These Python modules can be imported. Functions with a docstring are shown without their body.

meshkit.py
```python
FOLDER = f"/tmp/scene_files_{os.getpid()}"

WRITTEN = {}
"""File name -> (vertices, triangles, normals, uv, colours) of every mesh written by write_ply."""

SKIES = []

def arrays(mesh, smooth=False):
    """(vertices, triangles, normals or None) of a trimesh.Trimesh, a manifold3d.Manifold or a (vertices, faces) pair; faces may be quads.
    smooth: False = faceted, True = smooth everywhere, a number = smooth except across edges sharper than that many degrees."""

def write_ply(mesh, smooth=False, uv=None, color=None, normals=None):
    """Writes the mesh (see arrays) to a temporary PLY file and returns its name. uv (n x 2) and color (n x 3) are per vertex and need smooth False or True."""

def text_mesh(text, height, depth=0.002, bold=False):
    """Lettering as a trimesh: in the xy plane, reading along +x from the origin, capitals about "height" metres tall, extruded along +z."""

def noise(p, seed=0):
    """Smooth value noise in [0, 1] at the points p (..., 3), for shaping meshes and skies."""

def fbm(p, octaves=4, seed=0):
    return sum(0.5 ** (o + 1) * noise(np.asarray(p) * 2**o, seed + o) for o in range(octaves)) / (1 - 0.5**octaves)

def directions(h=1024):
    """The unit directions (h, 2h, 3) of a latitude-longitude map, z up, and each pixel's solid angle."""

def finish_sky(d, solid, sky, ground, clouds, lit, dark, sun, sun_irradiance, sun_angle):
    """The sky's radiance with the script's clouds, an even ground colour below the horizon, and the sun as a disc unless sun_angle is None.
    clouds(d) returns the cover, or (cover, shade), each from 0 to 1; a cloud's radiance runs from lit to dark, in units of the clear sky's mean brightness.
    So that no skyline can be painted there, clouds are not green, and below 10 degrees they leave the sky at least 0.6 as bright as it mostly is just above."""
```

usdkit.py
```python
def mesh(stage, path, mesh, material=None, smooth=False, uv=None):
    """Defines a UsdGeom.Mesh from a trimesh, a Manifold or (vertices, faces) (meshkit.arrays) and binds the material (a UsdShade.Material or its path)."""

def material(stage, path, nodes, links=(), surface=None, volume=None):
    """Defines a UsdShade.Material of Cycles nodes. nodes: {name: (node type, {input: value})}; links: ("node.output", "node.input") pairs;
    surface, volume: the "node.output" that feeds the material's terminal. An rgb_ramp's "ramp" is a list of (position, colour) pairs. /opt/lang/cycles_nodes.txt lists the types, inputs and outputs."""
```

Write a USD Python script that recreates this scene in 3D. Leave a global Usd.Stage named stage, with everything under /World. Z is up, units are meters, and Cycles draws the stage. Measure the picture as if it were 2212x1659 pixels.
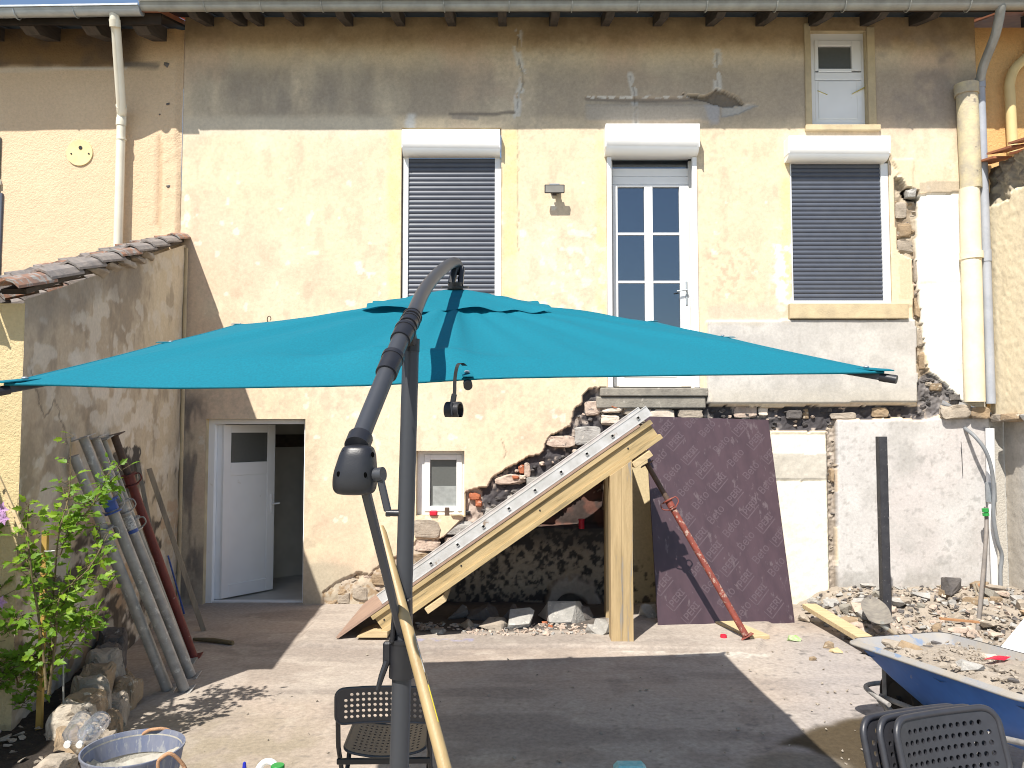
import math, random
import numpy as np
import trimesh, shapely
from shapely.geometry import Polygon, Point
from scipy.ndimage import gaussian_filter
from scipy.spatial import ConvexHull
import usdkit, meshkit
from pxr import Usd, UsdGeom, UsdLux, UsdShade, Gf, Sdf, Vt

# ------------------------------------------------------------------ stage, camera, sky, sun
stage = Usd.Stage.CreateInMemory()
UsdGeom.SetStageUpAxis(stage, 'Z'); UsdGeom.SetStageMetersPerUnit(stage, 1.0)
UsdGeom.Xform.Define(stage, '/World'); UsdGeom.Scope.Define(stage, '/World/Looks')
F, PITCH, EYE = 1703.0, math.radians(3.1), 1.89
cam = UsdGeom.Camera.Define(stage, '/World/camera')
cam.AddTranslateOp().Set(Gf.Vec3d(0, 0, EYE)); cam.AddRotateXOp().Set(90 + 3.1)
cam.CreateHorizontalApertureAttr(36.0); cam.CreateFocalLengthAttr(36.0 * F / 2212); cam.CreateFStopAttr(0.0)
cam.CreateExposureAttr(0.72)
SUN = np.array([-0.34, -0.69, 1.0]); SUN /= np.linalg.norm(SUN)
dome = UsdLux.DomeLight.Define(stage, '/World/sky')
dome.GetPrim().SetCustomDataByKey('kind', 'structure')
skym = usdkit.material(stage, '/World/Looks/sky_look', {
    's': ('sky_texture', {'sky_type': 'single_scattering', 'sun_disc': False, 'sun_elevation': math.asin(SUN[2]), 'sun_rotation': math.atan2(SUN[0], SUN[1]), 'air_density': 1.0, 'aerosol_density': 0.6}),
    'b': ('background_shader', {'strength': 0.098})}, [('s.color', 'b.color')], surface='b.background')
UsdShade.MaterialBindingAPI.Apply(dome.GetPrim()).Bind(skym)
sun = UsdLux.DistantLight.Define(stage, '/World/sun')
sun.CreateNormalizeAttr(True); sun.CreateIntensityAttr(1.2); sun.CreateAngleAttr(0.53); sun.CreateColorAttr(Gf.Vec3f(1.0, 0.95, 0.87))
_x = np.cross([0, 1, 0], SUN); _x /= np.linalg.norm(_x); _y = np.cross(SUN, _x)
sun.AddTransformOp().Set(Gf.Matrix4d(*_x, 0, *_y, 0, *SUN, 0, 0, 0, 0, 1))

# ------------------------------------------------------------------ measuring: photo pixel (2212 wide) <-> world
def ray(u, v):
    X = (u - 1106) / F; Z = -(v - 829.5) / F
    return np.array([X, math.cos(PITCH) - Z * math.sin(PITCH), math.sin(PITCH) + Z * math.cos(PITCH)])
def G(u, v, z=0.0):
    r = ray(u, v); return np.array([0, 0, EYE]) + r * (z - EYE) / r[2]
def P(u, v, Y):
    r = ray(u, v); return np.array([0, 0, EYE]) + r * Y / r[1]
def proj(x, y, z):
    z = z - EYE; yy = y * math.cos(PITCH) + z * math.sin(PITCH); zz = -y * math.sin(PITCH) + z * math.cos(PITCH)
    return 1106 + F * x / yy, 829.5 - F * zz / yy
WALL = 8.5
def WR(u0, v0, u1, v1, Y=WALL):      # rectangle on the wall plane: x0, z0, x1, z1
    a = P(u0, (v0 + v1) / 2, Y); b = P(u1, (v0 + v1) / 2, Y)
    return a[0], P(u0, v1, Y)[2], b[0], P(u1, v0, Y)[2]

# ------------------------------------------------------------------ prims
BASE, COUNT = {}, {}
def numbered(parent, name):
    k = (parent, name); n = COUNT.get(k, 0); COUNT[k] = n + 1
    return name if n == 0 else f'{name}_{n:03d}'
def tag(p, label=None, cat=None, group=None, kind=None):
    for k, v in (('label', label), ('category', cat), ('group', group), ('kind', kind)):
        if v: p.SetCustomDataByKey(k, v)
    return p
def thing(name, label, cat, at=(0, 0, 0), group=None, kind=None):
    path = '/World/' + numbered('/World', name)
    x = UsdGeom.Xform.Define(stage, path); x.AddTranslateOp().Set(Gf.Vec3d(*map(float, at)))
    BASE[path] = np.array(at, float)
    return tag(x.GetPrim(), label, cat, group, kind)
def sub(parent, name, label=None):       # a part that only holds sub-parts
    pp = str(parent.GetPath()); path = pp + '/' + numbered(pp, name)
    BASE[path] = BASE[pp]
    return tag(UsdGeom.Xform.Define(stage, path).GetPrim(), label)
def obj(name, m, material, parent=None, smooth=False, label=None, cat=None, group=None, kind=None, col=None):
    pp = '/World' if parent is None else str(parent.GetPath())
    path = pp + '/' + numbered(pp, name)
    if isinstance(m, list): m = trimesh.util.concatenate(m)
    if isinstance(m, trimesh.Trimesh): v, f = np.array(m.vertices, float), np.array(m.faces)
    else: v, f = np.array(m[0], float), np.array(m[1])
    if parent is None:
        base = np.array([v[:, 0].mean(), v[:, 1].mean(), v[:, 2].min()]) if kind is None else np.zeros(3)
    else: base = BASE[pp]
    BASE[path] = base
    u = usdkit.mesh(stage, path, (v - base, f), material, smooth=smooth)
    if parent is None and base.any(): u.AddTranslateOp().Set(Gf.Vec3d(*map(float, base)))
    if col is not None:
        UsdGeom.PrimvarsAPI(u).CreatePrimvar('alb', Sdf.ValueTypeNames.Color3fArray, 'vertex').Set(Vt.Vec3fArray.FromNumpy(np.asarray(col, np.float32)))
    return tag(u.GetPrim(), label, cat, group, kind)

# ------------------------------------------------------------------ shapes
def hull(pts):
    pts = np.asarray(pts, float); h = ConvexHull(pts)
    m = trimesh.Trimesh(pts, h.simplices, process=False); m.remove_unreferenced_vertices()
    c = m.vertices.mean(0); n = np.cross(m.triangles[:, 1] - m.triangles[:, 0], m.triangles[:, 2] - m.triangles[:, 0])
    flip = (n * (m.triangles.mean(1) - c)).sum(1) < 0
    f = np.array(m.faces); f[flip] = f[flip][:, ::-1]
    return trimesh.Trimesh(m.vertices, f, process=False)
def bx(x0, y0, z0, x1, y1, z1, b=0.0):
    lo, hi = np.minimum([x0, y0, z0], [x1, y1, z1]), np.maximum([x0, y0, z0], [x1, y1, z1])
    if b <= 0:
        return trimesh.creation.box(bounds=[lo, hi])
    b = min(b, 0.45 * (hi - lo).min()); pts = []
    for i in range(8):
        c = [hi[k] if i >> k & 1 else lo[k] for k in range(3)]; s = [-1 if i >> k & 1 else 1 for k in range(3)]
        for k in range(3):
            p = [c[j] + (0 if j == k else s[j] * b) for j in range(3)]; pts.append(p)
    return hull(pts)
def frame_of(d, up=(0, 0, 1)):
    d = np.asarray(d, float); d = d / np.linalg.norm(d); up = np.asarray(up, float)
    if abs(d @ up) > 0.98 * np.linalg.norm(up): up = np.array([0, 1.0, 0])
    s = np.cross(d, up); s /= np.linalg.norm(s)
    return d, s, np.cross(s, d)
def beam(p0, p1, w, h, up=(0, 0, 1), b=0.0):      # w sideways, h along up
    p0, p1 = np.asarray(p0, float), np.asarray(p1, float); d, s, n = frame_of(p1 - p0, up); L = np.linalg.norm(p1 - p0)
    m = bx(0, -w / 2, -h / 2, L, w / 2, h / 2, b)
    T = np.eye(4); T[:3, 0], T[:3, 1], T[:3, 2], T[:3, 3] = d, -s, n, p0
    m.apply_transform(T); return m
def tube(pts, r, seg=12, cap=True):
    pts = np.asarray(pts, float); n = len(pts); r = np.broadcast_to(np.asarray(r, float), (n,))
    t = np.gradient(pts, axis=0); t /= np.maximum(np.linalg.norm(t, axis=1, keepdims=True), 1e-9)
    ref = np.array([0, 0, 1.0]) if abs(t[0][2]) < 0.9 else np.array([0, 1.0, 0])
    s = np.cross(t[0], ref); s /= np.linalg.norm(s); V = []
    a = np.linspace(0, 2 * np.pi, seg, endpoint=False)
    for i in range(n):
        s = s - t[i] * (s @ t[i]); s /= np.linalg.norm(s); q = np.cross(t[i], s)
        V.append(pts[i] + r[i] * (np.cos(a)[:, None] * s + np.sin(a)[:, None] * q))
    V = np.vstack(V); Fc = []
    for i in range(n - 1):
        for k in range(seg):
            A, B = i * seg + k, i * seg + (k + 1) % seg
            Fc += [[A, B, B + seg], [A, B + seg, A + seg]]
    if cap:
        V = np.vstack([V, V[:seg], V[(n - 1) * seg:n * seg], pts[:1], pts[-1:]]); o = n * seg
        for k in range(seg):
            Fc.append([o + (k + 1) % seg, o + k, o + 2 * seg]); Fc.append([o + seg + k, o + seg + (k + 1) % seg, o + 2 * seg + 1])
    return trimesh.Trimesh(V, Fc, process=False)
def cyl(p0, p1, r, seg=16, r1=None):
    return tube([p0, p1], [r, r if r1 is None else r1], seg)
def curve(pts, n=24):
    pts = np.asarray(pts, float); q = np.vstack([2 * pts[0] - pts[1], pts, 2 * pts[-1] - pts[-2]]); out = []
    for i in range(1, len(q) - 2):
        for t in np.linspace(0, 1, max(2, n // (len(pts) - 1)), endpoint=False):
            a, b, c, d = q[i - 1:i + 3]
            out.append(0.5 * (2 * b + (c - a) * t + (2 * a - 5 * b + 4 * c - d) * t * t + (3 * b - 3 * c + d - a) * t ** 3))
    return np.array(out + [pts[-1]])
def plate_xz(poly, y0, y1):               # polygon in (x, z), extruded from y0 to y1
    m = trimesh.creation.extrude_polygon(Polygon(poly) if not isinstance(poly, Polygon) else poly, abs(y1 - y0), engine='earcut')
    v = m.vertices; m.vertices = np.stack([v[:, 0], max(y0, y1) - v[:, 2], v[:, 1]], 1); return m
def slab(poly, T, d):                     # polygon in a plane given by 4x4 T, thickness d along local z
    m = trimesh.creation.extrude_polygon(Polygon(poly) if not isinstance(poly, Polygon) else poly, d, engine='earcut')
    m.apply_transform(T); return m
def axes(o, x, y):
    x = np.asarray(x, float); x = x / np.linalg.norm(x); y = np.asarray(y, float); z = np.cross(x, y); z /= np.linalg.norm(z); y = np.cross(z, x)
    T = np.eye(4); T[:3, 0], T[:3, 1], T[:3, 2], T[:3, 3] = x, y, z, o; return T
def rock(seed, c, sx, sy, sz, rot=None, n=15, box=0.6):
    rg = np.random.default_rng(seed); p = rg.normal(size=(n, 3)); p /= np.linalg.norm(p, axis=1, keepdims=True)
    p = np.sign(p) * np.abs(p) ** box; p *= rg.uniform(.82, 1.05, (n, 1)); p *= np.array([sx, sy, sz]) / 2 / np.abs(p).max(0)
    m = hull(p)
    m = m.subdivide(); v = np.array(m.vertices); v += (meshkit.noise(v * 18 / max(sx, sy, sz) * .25 + seed)[:, None] - .5) * .06 * min(sx, sy, sz)
    m.vertices = v
    a = rg.uniform(0, 6.28) if rot is None else rot
    m.apply_transform(trimesh.transformations.rotation_matrix(a, [0, 0, 1])); m.apply_translation(c); return m
def ring(c, R, r, normal=(0, 0, 1), seg=24, s2=8, a0=0, a1=2 * np.pi):
    d, s, n = frame_of(normal); a = np.linspace(a0, a1, seg)
    return tube([np.asarray(c) + R * (math.cos(t) * s + math.sin(t) * n) for t in a], r, s2)
def cat_(*ms): return trimesh.util.concatenate([m for m in ms])

# ------------------------------------------------------------------ materials
def mat(name, c1, c2=None, scale=6.0, rough=0.7, bump=0.0, bscale=80.0, metal=0.0, c3=None, spot=0.62, sscale=25.0, stretch=(1, 1, 1), coat=0.0, spec=0.4, detail=5.0, trans=None, bdist=0.01, rot=0.0):
    c2 = c2 or tuple(0.8 * x for x in c1)
    N = {'g': ('geometry', {}), 'm': ('mapping', {'scale': stretch}), 'n': ('noise_texture', {'scale': scale, 'detail': detail, 'roughness': 0.6}),
         'r': ('rgb_ramp', {'ramp': [(0.0, c1), (0.36, c1), (0.64, c2), (1.0, c2)]}), 'p': ('principled_bsdf', {'roughness': rough, 'metallic': metal, 'coat_weight': coat, 'specular_ior_level': spec})}
    L = [('g.position', 'm.vector'), ('m.vector', 'n.vector'), ('n.fac', 'r.fac')]
    if rot:
        N['vr'] = ('vector_rotate', {'rotate_type': 'y_axis', 'angle': rot}); L = [('g.position', 'vr.vector'), ('vr.vector', 'm.vector')] + L[1:]
    out = 'r.color'
    if c3:
        N['n3'] = ('noise_texture', {'scale': sscale, 'detail': 6.0, 'roughness': 0.65}); N['r3'] = ('rgb_ramp', {'ramp': [(0, (0, 0, 0)), (spot, (0, 0, 0)), (spot + .06, (1, 1, 1)), (1, (1, 1, 1))]})
        N['x3'] = ('mix_color', {'b': c3}); L += [('m.vector', 'n3.vector'), ('n3.fac', 'r3.fac'), ('r3.color', 'x3.fac'), (out, 'x3.a')]; out = 'x3.result'
    L.append((out, 'p.base_color'))
    if bump:
        N['nb'] = ('noise_texture', {'scale': bscale, 'detail': 4.0, 'roughness': 0.6}); N['b'] = ('bump', {'strength': bump, 'distance': bdist})
        L += [('m.vector', 'nb.vector'), ('nb.fac', 'b.height'), ('b.normal', 'p.normal')]
    surf = 'p.BSDF'
    if trans:
        N['t'] = ('translucent_bsdf', {'color': trans[0]}); N['mx'] = ('mix_closure', {'fac': trans[1]})
        L += [('p.BSDF', 'mx.closure1'), ('t.BSDF', 'mx.closure2')]; surf = 'mx.closure'
    return usdkit.material(stage, '/World/Looks/' + name, N, L, surface=surf)
def painted(name, rough=0.9, bump=0.35, bscale=90.0, var=0.16, vscale=35.0, b2=9.0, bdist=0.006):       # colour from the mesh's own albedo, with grain
    N = {'a': ('attribute', {'attribute': 'alb'}), 'g': ('geometry', {}), 'n': ('noise_texture', {'scale': vscale, 'detail': 8.0, 'roughness': 0.7}),
         'mr': ('map_range', {'from_min': .25, 'from_max': .75, 'to_min': 1 - var, 'to_max': 1 + var}), 'x': ('vector_math', {'math_type': 'scale'}),
         'nb': ('noise_texture', {'scale': bscale, 'detail': 6.0, 'roughness': 0.65}), 'b': ('bump', {'strength': bump, 'distance': bdist}),
         'p': ('principled_bsdf', {'roughness': rough, 'specular_ior_level': 0.2})}
    L = [('g.position', 'n.vector'), ('n.fac', 'mr.value'), ('a.color', 'x.vector1'), ('mr.result', 'x.scale'), ('x.vector', 'p.base_color'),
         ('g.position', 'nb.vector'), ('nb.fac', 'b.height'), ('b.normal', 'p.normal')]
    return usdkit.material(stage, '/World/Looks/' + name, N, L, surface='p.BSDF')
M = {}
M['plaster'] = painted('plaster')
M['roughcast'] = painted('roughcast', bump=0.9, bscale=55, var=0.12, bdist=0.012)
M['yard'] = painted('yard', bump=0.4, bscale=70, var=0.28, vscale=28)
M['pvc'] = mat('white_pvc', (.80, .80, .79), (.76, .76, .75), 3, .35, spec=.5, c3=(.66, .64, .59), spot=.66, sscale=5)
M['reveal'] = mat('reveal_plaster', (.55, .45, .28), (.42, .34, .22), 5, .9, .4, 60)
M['shutter'] = mat('shutter_slat', (.075, .085, .11), (.065, .075, .1), 8, .42, spec=.5)
M['dark_room'] = mat('room_paint', (.12, .12, .11), (.1, .1, .09), 3, .9)
M['cellar'] = mat('cellar_paint', (.46, .45, .41), (.38, .37, .34), 3, .9)
M['zinc'] = mat('zinc', (.42, .45, .47), (.33, .36, .38), 6, .5, .1, 30, .6, stretch=(1, 2, 2))
M['zinc_old'] = mat('old_zinc', (.33, .33, .30), (.24, .24, .22), 5, .6, .15, 40, .3)
M['cream_pipe'] = mat('cream_pipe', (.68, .64, .53), (.62, .57, .46), 4, .45)
M['grey_pipe'] = mat('grey_pvc', (.36, .38, .42), (.30, .32, .36), 5, .5, c3=(.6, .6, .6), spot=.66, sscale=22)
M['fat_pipe'] = mat('weathered_pipe', (.60, .52, .32), (.42, .37, .28), 7, .85, .5, 50, c3=(.25, .22, .18), spot=.64, sscale=9)
M['paint_pipe'] = mat('painted_pipe', (.76, .69, .53), (.70, .61, .44), 6, .8, .3, 50)
M['wood_old'] = mat('old_wood', (.075, .06, .05), (.045, .038, .032), 4, .85, .5, 40, stretch=(6, 1, 6))
M['soffit'] = mat('soffit', (.045, .034, .026), (.025, .02, .016), 3, 1.0, .4, 30, spec=.1)
M['tile'] = mat('clay_tile', (.36, .18, .11), (.22, .15, .12), 7, .9, .5, 70, c3=(.30, .29, .27), spot=.52, sscale=12)
M['tile_grey'] = mat('lichen_tile', (.21, .19, .18), (.30, .26, .23), 11, .92, .6, 70, c3=(.42, .40, .30), spot=.64, sscale=30)
M['tile_red'] = mat('red_tile', (.36, .14, .07), (.28, .11, .06), 9, .85, .4, 70)
M['teal'] = mat('parasol_fabric', (.006, .185, .255), (.007, .15, .21), 160, .8, .12, 900, spec=.25, trans=((.004, .16, .27), .18))
M['anthracite'] = mat('anthracite_metal', (.052, .055, .063), (.050, .053, .061), 60, .42, .03, 400, 0.25, spec=.5)
M['black_plastic'] = mat('black_plastic', (.018, .018, .021), (.014, .014, .017), 30, .38, .05, 300, spec=.5)
M['black_matte'] = mat('black_webbing', (.02, .02, .022), None, 60, .8)
M['hole_black'] = mat('hole_black', (.003, .003, .003), None, 9, 1.0, spec=0.0)
M['chair'] = mat('chair_plastic', (.034, .034, .040), (.028, .028, .033), 30, .4, .06, 500, spec=.5)
M['chair_rod'] = mat('chair_tube', (.02, .02, .022), None, 30, .4)
M['timber'] = mat('yellow_timber', (.47, .345, .185), (.34, .245, .125), 3, .75, .35, 30, c3=(.27, .24, .20), spot=.585, sscale=3, stretch=(7, 7, .6))
M['timber_x'] = mat('yellow_beam', (.48, .36, .19), (.34, .25, .12), 3, .72, .3, 30, c3=(.24, .185, .10), spot=.58, sscale=3, stretch=(.6, 7, 7), rot=math.radians(34.5))
M['timber_new'] = mat('fresh_board', (.55, .43, .25), (.45, .34, .19), 6, .75, .3, 60, stretch=(1, 6, 6))
M['timber_grey'] = mat('weathered_board', (.34, .28, .20), (.22, .185, .14), 3, .85, .5, 30, stretch=(6, 6, .7))
M['stick'] = mat('ash_handle', (.40, .29, .14), (.31, .215, .10), 4, .45, .1, 60, spec=.5, stretch=(4, 4, .6))
M['ply'] = mat('plywood_face', (.34, .23, .17), (.27, .18, .14), 5, .6, .15, 30)
M['alu'] = mat('dirty_aluminium', (.62, .61, .60), (.50, .49, .47), 9, .5, .15, 60, .35, c3=(.32, .24, .18), spot=.66, sscale=7)
M['film'] = mat('film_ply', (.060, .035, .043), (.046, .027, .034), 3, .42, .08, 25, c3=(.10, .075, .082), spot=.60, sscale=5, stretch=(3, 3, .7), spec=.5)
M['print'] = mat('film_print', (.092, .066, .075), (.074, .05, .06), 20, .45, spec=.5)
M['red_prop'] = mat('red_prop', (.26, .058, .038), (.17, .045, .034), 12, .7, .3, 60, c3=(.36, .25, .2), spot=.56, sscale=22)
M['dark_red'] = mat('dark_red_prop', (.17, .035, .028), (.12, .03, .025), 12, .6, .3, 60, c3=(.3, .22, .18), spot=.66, sscale=22)
M['rust'] = mat('rusty_steel', (.13, .085, .06), (.08, .055, .045), 15, .8, .4, 60, .2)
M['galv'] = mat('galvanised_prop', (.40, .38, .355), (.29, .28, .265), 12, .5, .3, 50, .25, c3=(.52, .51, .48), spot=.58, sscale=16)
M['blue_collar'] = mat('blue_collar', (.05, .1, .35), (.04, .08, .26), 12, .5)
M['steel_black'] = mat('black_steel_post', (.025, .025, .03), (.04, .04, .045), 10, .5, .3, 60, c3=(.3, .28, .27), spot=.64, sscale=40)
M['concrete'] = mat('broken_concrete', (.37, .355, .33), (.28, .27, .25), 9, .95, .9, 40, c3=(.5, .47, .42), spot=.6, sscale=20)
M['stone_tan'] = mat('tan_stone', (.38, .325, .26), (.27, .23, .185), 9, .95, .9, 40, c3=(.2, .17, .14), spot=.62, sscale=14)
M['stone_brown'] = mat('brown_stone', (.33, .24, .15), (.24, .18, .12), 9, .95, .9, 40, c3=(.45, .4, .32), spot=.6, sscale=14)
M['stone_dark'] = mat('dark_stone', (.14, .125, .115), (.09, .082, .08), 12, .95, .9, 40, c3=(.3, .28, .26), spot=.62, sscale=14)
M['plaster_chunk'] = mat('plaster_chunk', (.68, .60, .50), (.56, .47, .38), 9, .95, .8, 40, c3=(.36, .3, .25), spot=.64, sscale=14)
M['stone_pale'] = mat('pale_stone', (.44, .39, .32), (.32, .27, .21), 9, .95, .9, 40, c3=(.16, .13, .11), spot=.6, sscale=14)
M['ledge'] = mat('pink_mortar', (.52, .42, .34), (.40, .31, .25), 12, .95, .9, 40, c3=(.2, .17, .15), spot=.58, sscale=18)
M['stone_soot'] = mat('sooty_stone', (.05, .046, .047), (.08, .073, .07), 14, .97, 1.0, 40)
M['concrete_old'] = mat('old_concrete', (.27, .25, .21), (.19, .175, .15), 8, .95, .8, 40, c3=(.38, .35, .3), spot=.62, sscale=14)
M['brick'] = mat('red_brick', (.40, .13, .06), (.30, .10, .05), 12, .92, .7, 50, c3=(.5, .4, .32), spot=.6, sscale=18)
M['soil'] = mat('garden_soil', (.035, .026, .02), (.02, .016, .013), 12, .98, 1.0, 40, c3=(.12, .09, .06), spot=.62, sscale=30)
M['leaf'] = mat('leaf_green', (.16, .29, .024), (.11, .22, .02), 14, .5, .15, 60, spec=.4, trans=((.19, .36, .02), .42))
M['leaf2'] = mat('leaf_lime', (.26, .40, .03), (.19, .32, .026), 14, .5, .15, 60, spec=.4, trans=((.26, .42, .02), .42))
M['bark'] = mat('stem_bark', (.16, .12, .06), (.11, .085, .045), 12, .9, .4, 60)
M['petal'] = mat('petal', (.55, .35, .60), (.48, .28, .52), 20, .7, trans=((.55, .32, .58), .3))
M['stake'] = mat('orange_stake', (.42, .27, .07), (.34, .21, .05), 12, .7)
M['blue_barrow'] = mat('blue_paint', (.035, .125, .37), (.028, .10, .31), 6, .45, .1, 40, c3=(.3, .27, .23), spot=.66, sscale=9)
M['dusty_blue'] = mat('dusty_blue_paint', (.27, .27, .275), (.31, .28, .24), 5, .8, .2, 40, c3=(.17, .22, .31), spot=.58, sscale=6)
M['sand'] = mat('sandy_rubble', (.35, .30, .245), (.27, .23, .185), 9, .97, .9, 60, c3=(.22, .18, .14), spot=.6, sscale=30)
M['tyre'] = mat('rubber', (.018, .017, .016), (.03, .027, .024), 14, .85, .2, 60)
M['dusty_tube'] = mat('dusty_tube', (.36, .34, .32), (.22, .21, .2), 12, .7, .3, 60)
M['bucket'] = mat('blue_bucket', (.12, .14, .21), (.18, .19, .235), 8, .6, .1, 60, c3=(.24, .25, .27), spot=.56, sscale=12, stretch=(3, 3, .6))
M['mortar'] = mat('mortar', (.40, .38, .33), (.33, .31, .27), 9, .95, .7, 50)
M['rope'] = mat('rope', (.45, .26, .15), (.36, .2, .11), 40, .9, .5, 200)
M['white_board'] = mat('white_board', (.8, .8, .79), None, 3, .5)
M['red_plastic'] = mat('red_plastic', (.55, .02, .045), (.45, .015, .035), 8, .4)
M['green_plastic'] = mat('green_plastic', (.03, .28, .06), None, 8, .4)
M['leaf_litter'] = mat('green_wrapper', (.22, .34, .10), (.4, .45, .3), 30, .6)
M['blue_plastic'] = mat('blue_plastic', (.02, .03, .42), None, 8, .35)
M['turquoise'] = mat('turquoise_pack', (.16, .50, .54), (.35, .62, .62), 22, .6)
M['gold_card'] = mat('printed_label', (.7, .7, .66), (.2, .2, .2), 60, .5)
M['yellow_label'] = mat('yellow_label', (.75, .62, .03), None, 20, .5)
M['lamp_face'] = mat('lamp_face', (.30, .29, .27), None, 5, .25, spec=.6)
M['wet_tube'] = mat('conduit_grey', (.22, .23, .24), (.18, .19, .2), 8, .5)
M['dusty_pipe'] = mat('dusty_pipe', (.20, .175, .155), (.14, .125, .115), 8, .6)
M['rusty_board'] = mat('rusty_board', (.38, .2, .09), (.3, .15, .07), 8, .8, .3, 40)
def glass(name, tint, refl, mirror=(.9, .93, 1)):
    return usdkit.material(stage, '/World/Looks/' + name, {'t': ('transparent_bsdf', {'color': tint}), 'g': ('glossy_bsdf', {'color': mirror, 'roughness': 0.01}), 'f': ('fresnel', {'IOR': 1.5}),
        'a': ('math', {'math_type': 'add', 'value2': refl}), 'x': ('mix_closure', {})}, [('f.fac', 'a.value1'), ('a.value', 'x.fac'), ('t.BSDF', 'x.closure1'), ('g.BSDF', 'x.closure2')], surface='x.closure')
M['pane'] = glass('window_glass', (.55, .6, .6), .11, (.8, .88, 1))
M['frosted'] = mat('frosted_glass', (.10, .105, .10), (.09, .095, .09), 40, .35, spec=.5)
M['bottle'] = usdkit.material(stage, '/World/Looks/clear_plastic', {'t': ('transparent_bsdf', {'color': (.9, .92, .95)}), 'g': ('glossy_bsdf', {'color': (1, 1, 1), 'roughness': 0.08}), 'd': ('diffuse_bsdf', {'color': (.55, .6, .7)}), 'f': ('layer_weight', {'blend': .35}), 'x': ('mix_closure', {}), 'y': ('mix_closure', {'fac': .10})},
    [('f.facing', 'x.fac'), ('t.BSDF', 'x.closure1'), ('g.BSDF', 'x.closure2'), ('x.closure', 'y.closure1'), ('d.BSDF', 'y.closure2')], surface='y.closure')

# ------------------------------------------------------------------ ground
def nz(a, b, s, seed, o=4):
    return meshkit.fbm(np.stack([a * s, b * s, np.full(np.shape(a), seed * 7.3)], -1), o, seed)
def sm(x, a, b):
    t = np.clip((x - a) / (b - a), 0, 1); return t * t * (3 - 2 * t)
def inpoly(poly, u, v):
    return shapely.contains_xy(Polygon(poly), u, v)
def grid_faces(ny, nx, keep=None):
    i = np.arange(ny - 1)[:, None] * nx + np.arange(nx - 1)[None, :]
    q = np.stack([i, i + 1, i + nx + 1, i + nx], -1).reshape(-1, 4)
    if keep is not None: q = q[keep.ravel()]
    return np.vstack([q[:, [0, 1, 2]], q[:, [0, 2, 3]]])
def mixc(col, m, c):
    m = np.clip(m, 0, 1)[..., None]; col[:] = col * (1 - m) + np.asarray(c) * m

gx = np.arange(-4.2, 6.2, .022); gy = np.arange(1.0, 8.62, .022)
XX, YY = np.meshgrid(gx, gy); U, V = proj(XX, YY, np.zeros_like(XX))
zz = (nz(XX, YY, 1.1, 3) - .5) * .03 + (nz(XX, YY, 9, 5) - .5) * .006
col = np.ones(XX.shape + (3,)) * (.36, .312, .268)
mixc(col, sm(nz(XX, YY, .8, 11), .42, .6) * .75, (.37, .30, .245))
mixc(col, sm(nz(XX, YY, 2.6, 12, 5), .5, .66) * .65, (.265, .22, .185))
mixc(col, sm(nz(XX * .6, YY * 2.4, 1.6, 13, 5), .52, .68) * .65, (.225, .19, .165))
mixc(col, sm(nz(XX, YY, 7, 14, 5), .6, .7) * .35, (.44, .39, .33))
mixc(col, sm(U, 1620, 1800) * sm(V, 1350, 1400) * .7, (.31, .285, .275))
# left, towards the tub: rougher, sandier concrete
mixc(col, sm(V, 1480, 1620) * (1 - sm(U, 640, 760)) * (.35 + .6 * sm(nz(XX, YY, 5, 15), .4, .6)), (.285, .24, .18)); mixc(col, sm(nz(XX, YY, 22, 16, 3), .66, .74) * sm(V, 1430, 1560) * .6, (.2, .175, .15))
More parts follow.
